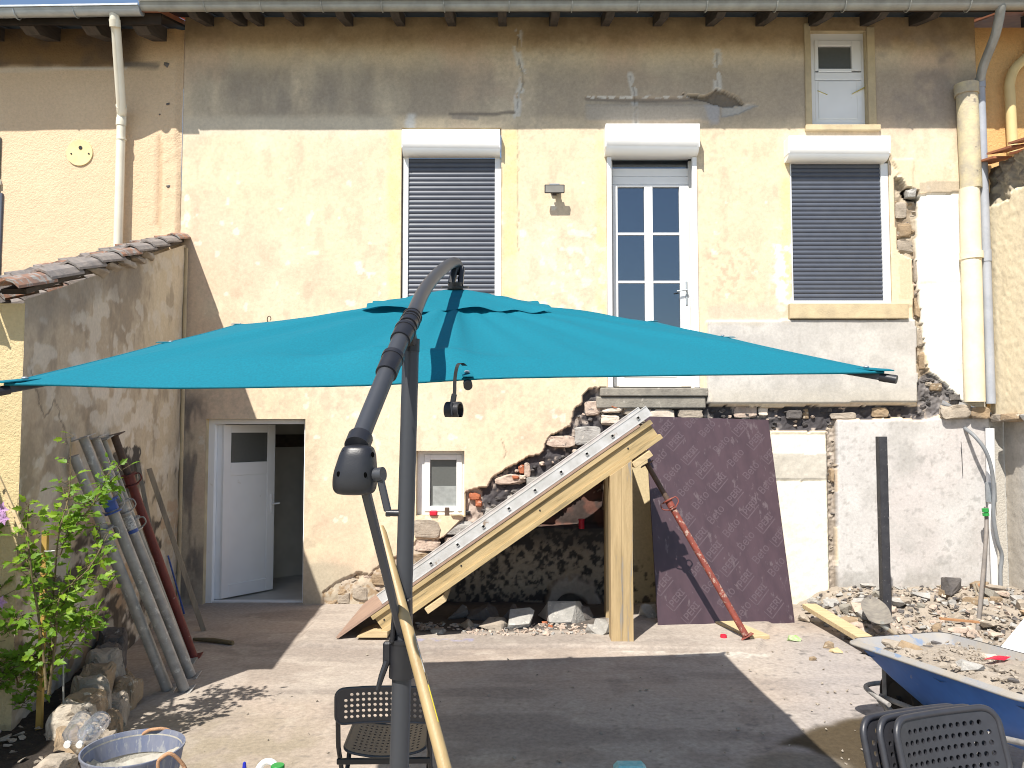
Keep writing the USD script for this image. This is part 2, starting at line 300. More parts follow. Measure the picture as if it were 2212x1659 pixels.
# raised strip of slab at the foot of the house with its joint
slabm = inpoly([(700, 1318), (640, 1397), (760, 1402), (1100, 1398), (1640, 1404), (1680, 1300)], U + (nz(XX, YY, 3, 21) - .5) * 10, V + (nz(XX, YY, 3, 22) - .5) * 8)
soft = gaussian_filter(slabm.astype(float), .7)
zz += soft * .022
edge = np.clip(gaussian_filter(slabm.astype(float), 1.4) - slabm, 0, 1)
mixc(col, edge * 1.0, (.18, .155, .135))
mixc(col, soft * .3, (.34, .30, .26))
# dust and grit line by the joint, and a smear of pale cement
mixc(col, inpoly([(1290, 1405), (1640, 1408), (1700, 1414), (1640, 1420), (1290, 1414)], U, V) * sm(nz(XX, YY, 12, 23), .35, .6) * .7, (.5, .46, .4))
mixc(col, sm(nz(XX, YY, 16, 31, 4), .62, .7) * sm(U, 1500, 1750) * .8, (.16, .145, .135))
# damp sand by the wheelbarrow
wet = inpoly([(1672, 1610), (1740, 1572), (1800, 1560), (1830, 1548), (1900, 1545), (1960, 1545), (2010, 1600), (2080, 1800), (1840, 1800), (1800, 1645), (1720, 1612)], U + (nz(XX, YY, 6, 41) - .5) * 46, V + (nz(XX, YY, 6, 42) - .5) * 20)
mixc(col, gaussian_filter(wet.astype(float), 1.0) * .97, (.062, .045, .024))
wet2 = inpoly([(1610, 1640), (1680, 1624), (1760, 1628), (1830, 1650), (1850, 1700), (1600, 1700)], U + (nz(XX, YY, 6, 43) - .5) * 30, V + (nz(XX, YY, 6, 44) - .5) * 10)
mixc(col, gaussian_filter(wet2.astype(float), 1.5) * .8, (.20, .17, .13)); zz += gaussian_filter(wet2.astype(float), 3) * .02
# crack and fine joints
def line_mask(pts, u, v, w):
    d = np.full(u.shape, 1e9)
    for (a, b), (c, e) in zip(pts[:-1], pts[1:]):
        t = np.clip(((u - a) * (c - a) + (v - b) * (e - b)) / ((c - a) ** 2 + (e - b) ** 2), 0, 1)
        d = np.minimum(d, np.hypot(u - a - t * (c - a), v - b - t * (e - b)))
    return np.clip(1 - (d - w * .5) / (w * .5), 0, 1)
mixc(col, line_mask([(445, 1388), (640, 1396), (760, 1402)], U, V + (nz(XX, YY, 6, 45) - .5) * 8, 2.2) * .3, (.2, .17, .15))
k = inpoly([(880, 1352), (930, 1290), (1312, 1285), (1312, 1366), (1150, 1366), (900, 1372)], U + (nz(XX, YY, 6, 47) - .5) * 16, V + (nz(XX, YY, 6, 48) - .5) * 10); mixc(col, gaussian_filter(k.astype(float), 1) * .9, (.075, .065, .058))  # ground under the ramp: its shade put into the colour as a dark patch
# blue chalk line
mixc(col, line_mask([(860, 1388), (1020, 1388)], U, V, 4) * sm(nz(XX, YY, 20, 46), .45, .6) * .5, (.30, .30, .5))
mixc(col, (U > 2140) * 1.0 * .0, (0, 0, 0))
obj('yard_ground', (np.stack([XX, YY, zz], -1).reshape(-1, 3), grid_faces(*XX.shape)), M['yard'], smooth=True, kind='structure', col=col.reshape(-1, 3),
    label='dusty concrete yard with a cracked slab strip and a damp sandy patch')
n = 24; ox, oy = np.meshgrid(np.linspace(-60, 60, n), np.linspace(-60, 60, n))
obj('ground', (np.stack([ox, oy, np.full_like(ox, -.06)], -1).reshape(-1, 3), grid_faces(n, n)), mat('far_ground', (.28, .25, .2), (.2, .19, .13), .6, .95, .3, 8), kind='structure', label='bare ground around the yard')

# ------------------------------------------------------------------ the house wall: one relief of plaster, torn render and masonry
OPEN = dict(W1=WR(866, 276, 1083, 690), D=WR(1311, 300, 1508, 838), W2=WR(1708, 294, 1922, 657), W3=WR(1751, 66, 1873, 272), B=WR(441, 905, 657, 1308), S=WR(899, 974, 1003, 1114))
OPEN['B'] = (OPEN['B'][0], -.1, OPEN['B'][2], OPEN['B'][3])
wx0, wx1, wz0, wz1 = -3.62, 5.12, -.06, 6.42
def lines(a, b, s, marks):
    L = np.linspace(a, b, int(round((b - a) / s)) + 1)
    for m in marks:
        i = np.argmin(abs(L - m)); L[i] = m
    return L
lx = lines(wx0, wx1, .0145, [o[k] for o in OPEN.values() for k in (0, 2)]); lz = lines(wz0, wz1, .0145, [o[k] for o in OPEN.values() for k in (1, 3)])
X, Z = np.meshgrid(lx, lz); u, v = proj(X, np.full_like(X, WALL), Z)
def n2(s, seed, o=4, ax=1.0, az=1.0): return nz(X * ax, Z * az, s, seed, o)
ju, jv = (n2(5, 51) - .5) * 26 + (n2(26, 52) - .5) * 9, (n2(5, 53) - .5) * 22 + (n2(26, 54) - .5) * 9
def pm(poly, j=1.0, blur=0): 
    m = inpoly(poly, u + ju * j, v + jv * j).astype(float)
    return gaussian_filter(m, blur) if blur else m
def rect(u0, v0, u1, v1): return [(u0, v0), (u1, v0), (u1, v1), (u0, v1)]
C = np.ones(X.shape + (3,)) * (.655, .535, .375)
D = (n2(1.3, 61) - .5) * .016 + (n2(14, 62) - .5) * .005       # depth into the wall, metres
mixc(C, sm(n2(1.1, 63, 5), .42, .62) * .6, (.69, .595, .44))
mixc(C, sm(n2(1.7, 64, 5), .5, .66) * .75, (.635, .475, .345))
mixc(C, sm(n2(4.5, 65, 6), .54, .68) * .5, (.54, .44, .32))
mixc(C, sm(n2(9, 66, 6, 1, .5), .57, .7) * .4, (.46, .38, .28))
mixc(C, sm(n2(9, 67, 3), .745, .765) * sm(v, 300, 420) * .7, (.74, .68, .56))
mixc(C, sm(n2(.9, 119, 3) + .5 * n2(22, 120, 3), .86, .98) * .35, (.42, .35, .27))
mixc(C, sm(n2(34, 121, 3, 1, .6), .66, .75) * .25, (.46, .38, .28))
# under the eaves: ochre paint with eave shade painted in, then grey weathering
mixc(C, (1 - sm(v + 1.2 * ju, 70, 132)) * .75, (.35, .225, .10))
mixc(C, (1 - sm(v + 2 * ju, 60, 110)) * sm(n2(3, 68, 5), .42, .6) * .6, (.26, .18, .10))
mixc(C, sm(v + ju, 110, 170) * (1 - sm(v + jv * .3, 243, 262)) * (.2 + .6 * sm(n2(2.2, 69, 5, 1, .4), .38, .62)) * (1 - .3 * sm(u, 900, 1300)), (.33, .28, .225))
mixc(C, sm(u, 1050, 1400) * sm(v, 120, 180) * (1 - sm(v, 250, 300)) * .6, (.36, .30, .235))
mixc(C, pm(rect(360, 160, 800, 250), 1.5, 16) * sm(n2(5.5, 70, 6, 1, .3), .40, .62) * .5, (.25, .22, .19))
mixc(C, pm(rect(386, 252, 850, 290), .2, 2) * .6, (.58, .52, .42))
mixc(C, pm(rect(1870, 80, 2080, 275), 1, 9) * sm(n2(4, 71, 5), .4, .6) * .7, (.28, .24, .21))
for (a, b, c, d) in [(838, 282, 866, 690), (1084, 282, 1118, 640), (1288, 290, 1310, 800), (1688, 345, 1708, 640)]:
    mixc(C, pm(rect(a, b, c, d), .35, 1.2) * (.25 + .45 * sm(n2(6, 72), .35, .6)), (.68, .55, .27))
mixc(C, pm(rect(1180, 440, 1310, 840), 1.2, 6) * sm(n2(11, 73, 4), .60, .66) * .75, (.73, .65, .52))
mixc(C, pm(rect(1670, 500, 1712, 690), 1, 3) * sm(n2(12, 74, 4), .5, .58) * .9, (.80, .76, .66))
mixc(C, pm(rect(1520, 520, 1640, 650), 1.2, 5) * sm(n2(16, 75, 4), .5, .6) * .7, (.50, .37, .27))
# filled cracks
def crack(pts, w, fill=None, depth=.02, fw=0):
    if fill: mixc(C, line_mask(pts, u + ju * .4, v + jv * .4, fw) * (n2(14, 76) > .48) * .7, fill)
    k = line_mask(pts, u + ju * .45, v + jv * .3, w) * sm(n2(6, 122), .40, .55); mixc(C, k * .5, (.12, .10, .085)); D[:] += k * depth
crack([(1119, 70), (1117, 112), (1128, 150), (1131, 178), (1117, 212), (1116, 250)], 2.4, (.66, .64, .6), .008, 11)
crack([(1363, 165), (1370, 200), (1371, 262)], 2.2, (.62, .6, .56), .01, 9)
crack([(1551, 115), (1549, 192)], 2.2, (.66, .64, .6), .01, 12)
crack([(1119, 262), (1118, 380), (1120, 540)], 1.8, None, .004)
crack([(1905, 300), (1926, 352), (1941, 380), (1957, 412)], 4, None, .03)
crack([(1085, 950), (1095, 975), (1085, 1000)], 1.8, None, .006)
mixc(C, line_mask([(973, 247), (1050, 246), (1110, 243)], u, v + jv * .2, 5) * .8, (.2, .17, .14)); mixc(C, line_mask([(980, 254), (1030, 255)], u, v + jv * .3, 6) * .6, (.24, .22, .2))
mixc(C, pm(rect(880, 245, 895, 290), 1, 1) * .8, (.66, .65, .62))
# render band and broken plaster over the door
k = pm([(1265, 228), (1555, 226), (1555, 268), (1512, 262), (1300, 262), (1265, 262)], .15); mixc(C, gaussian_filter(k, 1) * .85, (.42, .37, .31)); D -= gaussian_filter(k, .6) * .012
k = pm([(1520, 226), (1555, 226), (1553, 268), (1535, 272)], .3); mixc(C, gaussian_filter(k, .8) * .8, (.40, .39, .40))
k = line_mask([(1268, 213), (1400, 217), (1528, 214)], u, v + jv * .12, 6); mixc(C, k * .6, (.16, .135, .115)); D += k * .012
mixc(C, line_mask([(1270, 210), (1528, 210)], u, v + jv * .3, 3) * (n2(20, 77) > .5), (.6, .57, .52))
hole = pm([(1470, 202), (1524, 206), (1547, 190), (1592, 209), (1606, 226), (1556, 229), (1526, 218)], .35); mixc(C, hole, (.20, .165, .13)); D += hole * (.055 + (n2(30, 78) - .5) * .05)
k = pm([(1556, 230), (1606, 227), (1640, 224), (1600, 245), (1558, 252)], .4); mixc(C, gaussian_filter(k, .8) * .8, (.46, .44, .41)); D += k * .018
# --- basement: damp and patched plaster
mixc(C, sm(v + jv, 1180, 1290) * (1 - sm(u, 960, 1000)) * .75, (.40, .35, .275))
mixc(C, pm(rect(386, 860, 445, 1310), .8, 4) * (.3 + .7 * sm(n2(9, 81, 5, 1, .25), .45, .58)) * .9, (.16, .14, .125))
mixc(C, pm([(655, 1215), (760, 1218), (770, 1312), (655, 1312)], .5, 1.5) * .8, (.43, .375, .28))
mixc(C, pm(rect(655, 905, 690, 1215), 1, 3) * sm(n2(9, 82, 5), .45, .6) * .6, (.44, .37, .27))
k = pm([(700, 1275), (770, 1240), (800, 1242), (905, 1165), (955, 1160), (980, 1180), (880, 1270), (830, 1315), (700, 1318)], .9); mixc(C, gaussian_filter(k, .8) * (.4 + .6 * sm(n2(7, 83, 5), .4, .6)), (.48, .41, .325))
D += k * (.02 + .05 * (n2(9, 84, 5) - .4)); mixc(C, k * sm(n2(16, 85, 4), .55, .62) * .8, (.30, .2, .11))
# --- the torn stair line: dark rough mortar
stair = [(1004, 1062), (1028, 1054), (1054, 1051), (1066, 1031), (1083, 1022), (1107, 1006), (1136, 990), (1166, 981), (1175, 970), (1177, 956), (1188, 940), (1207, 933), (1233, 920), (1236, 906),
         (1241, 881), (1258, 873), (1260, 850), (1271, 840), (1284, 838), (1530, 845), (1535, 878), (1800, 878), (1995, 876), (2000, 905), (1806, 906), (1790, 930), (1665, 930), (1640, 1000), (1400, 940), (1330, 985), (1305, 1060), (1100, 1180), (1000, 1250), (905, 1180), (960, 1160), (1000, 1120)]
k = pm(stair, .35); MORT = k
rough = (n2(12, 91, 5) - .5) * .13 + (n2(38, 92, 3) - .5) * .04
D += k * (.06 + rough * .8); mixc(C, k, (.062, .057, .06)); mixc(C, k * sm(n2(9, 93, 5), .54, .68) * .7, (.17, .155, .15)); mixc(C, k * sm(n2(15, 94, 5), .63, .7) * .8, (.46, .39, .33))
k = pm([(1007, 1056), (1030, 1053), (1040, 1062), (1045, 1130), (1004, 1130)], .3); mixc(C, k * .8, (.50, .40, .33))
# the hollow under the old stair
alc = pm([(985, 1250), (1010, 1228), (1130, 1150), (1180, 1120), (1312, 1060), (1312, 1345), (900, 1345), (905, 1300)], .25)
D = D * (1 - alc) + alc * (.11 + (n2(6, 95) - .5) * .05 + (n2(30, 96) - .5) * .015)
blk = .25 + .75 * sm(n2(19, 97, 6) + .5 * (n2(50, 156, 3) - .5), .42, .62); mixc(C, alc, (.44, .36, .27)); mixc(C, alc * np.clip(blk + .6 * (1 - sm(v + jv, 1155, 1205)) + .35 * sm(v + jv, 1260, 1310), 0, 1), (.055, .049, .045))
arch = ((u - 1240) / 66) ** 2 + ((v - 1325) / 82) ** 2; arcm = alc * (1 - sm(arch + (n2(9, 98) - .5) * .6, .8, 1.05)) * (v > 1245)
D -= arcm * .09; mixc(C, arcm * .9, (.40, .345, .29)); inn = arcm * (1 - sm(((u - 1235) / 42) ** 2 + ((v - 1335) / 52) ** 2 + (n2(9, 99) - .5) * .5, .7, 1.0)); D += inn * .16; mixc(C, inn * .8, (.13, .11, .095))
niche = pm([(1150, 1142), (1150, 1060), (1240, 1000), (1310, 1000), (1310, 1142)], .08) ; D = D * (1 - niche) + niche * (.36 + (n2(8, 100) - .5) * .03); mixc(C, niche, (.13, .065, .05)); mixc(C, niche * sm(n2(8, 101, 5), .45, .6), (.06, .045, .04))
# --- right: plaster, cement band, mortar joint, grey rendered panels
k = pm([(1330, 990), (1412, 950), (1425, 1340), (1312, 1340), (1312, 1050)], .2); D = D * (1 - k) + k * .02; mixc(C, k, (.60, .49, .30)); mixc(C, k * sm(n2(14, 102, 5), .5, .58) * sm(v, 1180, 1260) * .9, (.08, .07, .06))
k = pm(rect(1655, 936, 1792, 1330), .15); D = D * (1 - k) + k * (.01 + (n2(14, 103) - .5) * .012); mixc(C, k, (.78, .73, .60)); mixc(C, k * sm(n2(4, 125, 5), .5, .65) * .4, (.68, .62, .5)); mixc(C, k * sm(v + jv, 1270, 1320) * sm(n2(14, 104), .5, .62), (.4, .33, .27))
k = pm(rect(1640, 978, 1786, 1036), .22); D -= k * .012; mixc(C, k, (.50, .465, .40))
k = pm([(1786, 935), (1806, 900), (1807, 1340), (1795, 1340)], .12); D = D * (1 - k) + k * (.05 + (n2(26, 105, 5) - .5) * .08); mixc(C, k, (.27, .225, .18)); mixc(C, k * sm(n2(20, 106), .55, .65), (.42, .36, .3))
k = pm([(1807, 908), (2150, 902), (2150, 1345), (1809, 1345)], .07); kk = gaussian_filter(k, .5); D = D * (1 - kk) + kk * (-.018 + (n2(3, 107) - .5) * .02); 
mixc(C, k, (.52, .50, .48)); mixc(C, k * sm(n2(1.9, 108, 6), .40, .66) * .7, (.49, .45, .43)); mixc(C, k * sm(n2(2.6, 109, 6), .46, .74) * .75, (.37, .355, .335)); mixc(C, k * sm(n2(9, 110, 5), .66, .76) * .5, (.27, .26, .245)); mixc(C, k * sm(n2(26, 123, 3), .68, .74) * .5, (.3, .28, .26))
mixc(C, k * sm(v + 1.6 * jv, 1240, 1290) * .75, (.36, .335, .30)); mixc(C, k * sm(n2(4, 111, 4), .50, .58) * sm(v, 1205, 1250) * .6, (.31, .295, .27))
k = pm([(1527, 693), (1976, 690), (1980, 870), (1527, 873)], .08); kk = gaussian_filter(k, .45); D = D * (1 - kk) + kk * (-.045 + (n2(4, 112) - .5) * .012)
mixc(C, k, (.52, .495, .46)); mixc(C, k * sm(n2(2.6, 113, 5, 1, 1.4), .42, .62) * .7, (.42, .40, .375)); mixc(C, k * sm(n2(5, 114, 5), .54, .68) * .5, (.36, .345, .32)); mixc(C, k * sm(v + jv, 815, 872) * .5, (.44, .395, .31)); mixc(C, k * sm(n2(20, 124, 4, 1, .6), .58, .7) * .3, (.33, .31, .28))
k = pm([(1525, 660), (1700, 655), (1700, 700), (1525, 700)], 1.0, 1); mixc(C, k * .6, (.46, .41, .33))
# --- right of the last window: pilaster, torn strip, white plaster
k = pm(rect(1924, 345, 1972, 662), .08); mixc(C, k * .7, (.62, .53, .37)); D -= gaussian_filter(k, .6) * .012; mixc(C, pm(rect(1940, 560, 1966, 650), .5) * .6, (.52, .41, .28))
k = pm([(1972, 420), (2135, 412), (2135, 878), (2086, 875), (2050, 845), (2012, 812), (2000, 760), (1985, 640)], .12); D = D * (1 - k) + k * (.012 + (n2(8, 115) - .5) * .01); mixc(C, k, (.78, .74, .65)); mixc(C, k * sm(n2(4, 116, 5), .5, .68) * .5, (.66, .6, .48)); mixc(C, line_mask([(1990, 612), (2110, 606)], u, v + jv * .3, 3) * .4, (.4, .35, .28))
k = pm([(1930, 385), (1945, 388), (1958, 408), (1985, 410), (1982, 520), (1984, 622), (1994, 700), (2000, 780), (2008, 812), (1985, 822), (1976, 700), (1974, 640), (1972, 560), (1940, 545), (1934, 470)], .3)
D = D * (1 - k) + k * (.055 + rough * .7); mixc(C, k, (.40, .335, .25)); mixc(C, k * sm(n2(12, 117, 5), .48, .6) * .85, (.24, .185, .13))
k = pm([(1951, 412), (1962, 405), (1985, 412), (1986, 432), (1960, 430)], .3); D += k * .12; mixc(C, k, (.05, .045, .04))
k = pm([(1980, 820), (2010, 806), (2045, 832), (2075, 858), (2088, 880), (2000, 905), (1980, 880)], .3); D = D * (1 - k) + k * (.05 + rough); mixc(C, k, (.13, .12, .118)); mixc(C, k * sm(n2(16, 118, 5), .5, .6) * .8, (.24, .22, .21))
k = pm([(2050, 390), (2135, 385), (2135, 425), (2080, 415), (2050, 420), (1985, 412), (1985, 395)], .5); mixc(C, k * .6, (.34, .29, .225))
# edges of every tear: broken bright lip
lip = np.clip(gaussian_filter(MORT, 1.5) - MORT, 0, 1) * (1 - alc); mixc(C, np.clip(lip * 3, 0, 1) * .35, (.70, .56, .42))
# openings
cx, cz = (lx[:-1] + lx[1:]) / 2, (lz[:-1] + lz[1:]) / 2; CX, CZ = np.meshgrid(cx, cz); keep = np.ones(CX.shape, bool)
for (a, b, c, d) in OPEN.values(): keep &= ~((CX > a) & (CX < c) & (CZ > b) & (CZ < d))
house = thing('house', 'cream plastered house with roller shutters, patched render and timber eaves', 'house', (.75, WALL, 0))
wf = grid_faces(*X.shape, keep)
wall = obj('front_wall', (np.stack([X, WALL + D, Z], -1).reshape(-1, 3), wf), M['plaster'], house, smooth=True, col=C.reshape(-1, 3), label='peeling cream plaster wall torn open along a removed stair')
def rough_rock(seed, sx, sy, sz, box=.4, jag=.16, cuts=9):
    rg = np.random.default_rng(seed); m = trimesh.creation.icosphere(3); v = np.array(m.vertices); v = np.sign(v) * np.abs(v) ** box
    for _ in range(cuts):                  # knock flat faces off
        d = rg.normal(size=3); d /= np.linalg.norm(d); h = rg.uniform(.66, .95) * (np.abs(v @ d).max()); o = v @ d - h; v = np.where((o > 0)[:, None], v - o[:, None] * d, v)
    v *= 1 + (meshkit.fbm(v * 1.6 + seed * 3.1, 4, seed % 50)[:, None] - .5) * jag * 2
    v *= np.array([sx, sy, sz]) / 2 / np.abs(v).max(0); m.vertices = v; return m
# masonry that shows in the tears, each piece its own
def scatter_stones(poly, n_, seed, mats, smin, smax, proud):
    rg = np.random.default_rng(seed); pg = Polygon(poly); b = pg.bounds; k = 0
    while k < n_:
        a_, b_ = rg.uniform(b[0], b[2]), rg.uniform(b[1], b[3])
        if not pg.contains(Point(a_, b_)): continue
        w_ = rg.uniform(smin, smax); h_ = w_ * rg.uniform(.45, .8); wall_stone(seed * 100 + k, a_ - w_, b_ - h_, a_ + w_, b_ + h_, M[mats[int(rg.integers(len(mats)))]], 'stone', rg.uniform(-.05, proud), .1, .7); k += 1
def wall_stone(seed, u0, v0, u1, v1, m, name='stone', proud=.02, deep=.12, box=.28):
    x0, z0, x1, z1 = WR(u0, v0, u1, v1); s = rough_rock(seed, x1 - x0, deep, z1 - z0, box, .22 if box < .5 else .3, 4 if box < .5 else 9)
    s.apply_translation(((x0 + x1) / 2, WALL - proud + deep / 2, (z0 + z1) / 2)); obj(name, s, m, wall)
for i, (a, b, c, d, mm, nm, pr) in enumerate([
    (1068, 1024, 1136, 1049, 'ledge', 'stone', .0), (1177, 941, 1243, 968, 'ledge', 'stone', .0), (1240, 921, 1300, 962, 'concrete', 'stone', .01),
    (1119, 1004, 1133, 1024, 'brick', 'brick', .005), (1106, 1027, 1122, 1037, 'brick', 'brick', .015), (1012, 1064, 1040, 1082, 'brick', 'brick', -.01), (1026, 1080, 1042, 1096, 'brick', 'brick', -.01),
    (1132, 998, 1146, 1034, 'ledge', 'stone', .0), (1122, 1026, 1136, 1036, 'plaster_chunk', 'stone', .02), (1136, 1030, 1170, 1056, 'concrete', 'stone', .01), (1095, 1070, 1130, 1095, 'concrete', 'stone', .01), (1040, 1098, 1085, 1125, 'concrete', 'stone', .02),
    (890, 1120, 954, 1163, 'stone_tan', 'stone', .03), (956, 1126, 1020, 1156, 'concrete', 'stone', .0), (892, 1166, 952, 1192, 'ledge', 'stone', .0), (958, 1160, 1000, 1188, 'ledge', 'stone', -.01), (890, 1196, 930, 1228, 'stone_brown', 'stone', .0), (800, 1240, 842, 1266, 'stone_brown', 'stone', .005), (760, 1262, 795, 1298, 'stone_tan', 'stone', .0), (818, 1272, 850, 1300, 'stone_brown', 'stone', .0), (728, 1280, 756, 1308, 'stone_tan', 'stone', -.005),
    (1262, 866, 1300, 898, 'ledge', 'stone', .0), (1300, 872, 1345, 892, 'plaster_chunk', 'stone', .02), (1298, 896, 1340, 920, 'plaster_chunk', 'stone', .01), (1345, 880, 1400, 900, 'stone_tan', 'stone', .0), (1318, 874, 1338, 882, 'brick', 'brick', .03), (1400, 882, 1460, 908, 'plaster_chunk', 'stone', .0), (1465, 884, 1520, 904, 'stone_tan', 'stone', .01),
    (1585, 872, 1640, 904, 'ledge', 'stone', -.03), (1738, 882, 1752, 905, 'stone_brown', 'stone', -.05), (1795, 890, 1852, 906, 'stone_tan', 'stone', .02), (1884, 880, 1922, 902, 'stone_brown', 'stone', .0), (1640, 880, 1662, 898, 'plaster_chunk', 'stone', -.02), (1700, 885, 1735, 905, 'stone_dark', 'stone', .0),
    (1936, 432, 1962, 475, 'stone_tan', 'stone', -.02), (1940, 480, 1972, 512, 'stone_brown', 'stone', -.01), (1938, 515, 1978, 545, 'stone_tan', 'stone', -.02), (1958, 408, 1980, 428, 'concrete', 'stone', .04), (1976, 560, 1984, 612, 'stone_tan', 'stone', -.01), (1978, 640, 1992, 690, 'stone_brown', 'stone', -.02), (1982, 705, 1998, 750, 'stone_tan', 'stone', -.02), (1986, 758, 2003, 800, 'stone_brown', 'stone', -.02),
    (2026, 874, 2090, 906, 'stone_tan', 'stone', .10), (2085, 880, 2128, 905, 'stone_brown', 'stone', .12), (1992, 880, 2024, 902, 'stone_dark', 'stone', -.04), (2010, 826, 2040, 846, 'stone_brown', 'stone', .0), (2052, 848, 2078, 868, 'stone_dark', 'stone', .0), (1793, 1010, 1803, 1042, 'stone_brown', 'stone', .0)]):
    wall_stone(200 + i, a, b, c, d, M[mm], nm, pr)
scatter_stones([(1010, 1100), (1090, 1030), (1180, 985), (1250, 900), (1275, 850), (1290, 880), (1290, 940), (1060, 1110), (1000, 1150)], 46, 21, ['stone_dark', 'stone_soot', 'stone_soot', 'stone_soot', 'ledge'], 3, 9, .0)
scatter_stones([(1530, 880), (1990, 880), (1990, 905), (1790, 925), (1660, 930), (1600, 905), (1530, 900)], 46, 22, ['stone_dark', 'stone_soot', 'stone_soot', 'stone_dark', 'stone_soot', 'ledge'], 3, 8, -.01)
scatter_stones([(700, 1280), (760, 1250), (890, 1170), (950, 1165), (880, 1250), (820, 1310), (705, 1312)], 30, 23, ['stone_tan', 'ledge', 'stone_brown'], 5, 14, -.005)
scatter_stones([(1984, 815), (2010, 812), (2075, 862), (2085, 875), (1990, 900)], 24, 24, ['stone_dark', 'stone_soot', 'stone_dark', 'stone_tan'], 4, 10, .0)
scatter_stones([(1936, 420), (1980, 440), (1982, 620), (2000, 790), (1990, 800), (1976, 640), (1940, 540)], 34, 25, ['stone_tan', 'stone_brown', 'stone_dark', 'ledge'], 4, 10, -.02)
scatter_stones([(1794, 950), (1803, 940), (1804, 1300), (1797, 1300)], 22, 26, ['stone_tan', 'stone_brown', 'stone_dark'], 3, 6, -.02)
scatter_stones([(1275, 885), (1520, 890), (1460, 908), (1300, 925)], 26, 27, ['ledge', 'plaster_chunk', 'stone_tan', 'stone_dark'], 5, 12, .0)
for (a, b, c, d, s) in [(2066, 868, 2104, 884, 5), (2030, 864, 2046, 878, 6)]:
    x0, z0, x1, z1 = WR(a, b, c, d); obj('plaster_flake', hull([(x0, WALL - .06, z1), (x0 + .02, WALL + .02, z0 + .02), (x1, WALL - .11, z0 + .005), (x1 - .03, WALL - .02, z0), (x0 + .01, WALL - .03, z1 - .03)]), M['pvc'], wall)
# far-side shell: roof, soffit, rooms behind the openings
RS = math.tan(math.radians(17))
def roof_z(y): return 6.283 + (y - 7.86) * RS
roof = obj('roof', cat_(hull([(x, y, roof_z(y) + d) for x in (-3.80, 5.35) for y in (7.85, 14) for d in (0, .05)])), M['tile_red'], house)
obj('soffit', hull([(x, y, roof_z(y) - d) for x in (-3.78, 5.3) for y in (7.94, 8.66) for d in (.004, .026)]), M['soffit'], house)
obj('fascia', bx(-3.78, 7.935, roof_z(7.93) - .12, 5.3, 7.955, roof_z(7.93) - .001), M['soffit'], house)
obj('side_wall', [bx(-3.62, WALL + .4, 0, -3.5, 14, 6.3), bx(5.0, WALL + .4, 0, 5.12, 14, 6.3), bx(-3.62, 13.9, 0, 5.12, 14, 6.3)], M['reveal'], house)
for uu in (430, 505, 545, 632, 742, 858, 972, 1085, 1198, 1314, 1430, 1548, 1660, 1778, 1893, 2003):
    x = P(uu, 45, 8.2)[0]; rnd = random.Random(uu)
    y0 = 7.975 + rnd.uniform(-.005, .03); pts = []
    w = .09 if uu != 545 else .07
    for dx in (-w / 2, w / 2):
        for (y, dz) in ((y0, .03), (y0, .12), (y0 + .1, .165), (8.62, .165), (8.62, .03)):
            pts.append((x + dx, y, roof_z(y) - dz))
    obj('rafter', hull(pts), M['wood_old'], house)
def gutter(x0, x1, z0, z1, y, r=.076, n=2, seed=0):    # half-round, rim at z0..z1
    V, Fc = [], []; a = np.linspace(0, math.pi, 13)
    prof = [(y + r * math.cos(t), -r * math.sin(t)) for t in a] + [(y - r - .0, .006), (y - r - .016, .006), (y - r - .016, -.012), (y - r - .003, -.012)]
    m = []
    for t in np.linspace(0, 1, n):
        V += [(x0 + (x1 - x0) * t, p[0], z0 + (z1 - z0) * t + p[1]) for p in prof]
    k = len(prof)
    for i in range(n - 1):
        for j in range(k - 1):
            A = i * k + j; Fc += [[A, A + 1, A + k + 1], [A, A + k + 1, A + k]]
    for i in (0, n - 1):
        c = len(V); V.append((x0 if i == 0 else x1, y, (z0 if i == 0 else z1)));
        for j in range(12): Fc.append([i * k + j, i * k + j + 1, c])
    return trimesh.Trimesh(V, Fc, process=False)
GY = 7.86
gz = P(1106, 22, GY)[2] + .078
gt = obj('gutter', gutter(P(307, 10, GY)[0], 5.34, gz - .012, gz + .006, GY), M['zinc_old'], house, smooth=35)
for uu in (445, 566, 697, 826, 960, 1100, 1235, 1378, 1525, 1675, 1822, 1960, 2090):
    x = P(uu, 10, GY)[0]; zc = gz - .01
    obj('gutter_bracket', tube([(x, GY + .080 * math.cos(t), zc - .080 * math.sin(t)) for t in np.linspace(.1, math.pi, 12)], .006, 5), M['zinc_old'], gt)
# lintels, sills and reveals
def reveal(o, depth, m, t=.012, bottom=True):
    a, b, c, d = o; y0, y1 = WALL - .0, WALL + depth
    L = [bx(a - t, y0 + .004, b, a + .0015, y1, d), bx(c - .0015, y0 + .004, b, c + t, y1, d), bx(a - t, y0 + .004, d - .0015, c + t, y1, d + t)]
    if bottom: L.append(bx(a - t, y0 + .004, b - t, c + t, y1, b + .0015))
    return L
for k_, dp in (('W1', .22), ('D', .28), ('W2', .14), ('W3', .16), ('B', .24), ('S', .2)):
    obj('window_reveal' if k_ not in 'DB' else 'door_reveal', reveal(OPEN[k_], dp, None, bottom=k_ != 'B'), M['reveal'], house)
def room(o, depth, m, pad=.02, y=WALL + .25, grow=.0):
    a, b, c, d = o; a -= grow; c += grow
    return [bx(a - pad, y, b - pad, a, y + depth, d + pad), bx(c, y, b - pad, c + pad, y + depth, d + pad), bx(a, y, d, c, y + depth, d + pad), bx(a, y, b - pad, c, y + depth, b), bx(a - pad, y + depth, b - pad, c + pad, y + depth + pad, d + pad)]
for k_ in ('D', 'W3', 'S'): obj('room_behind', room(OPEN[k_], 1.2, None), M['dark_room'], house)
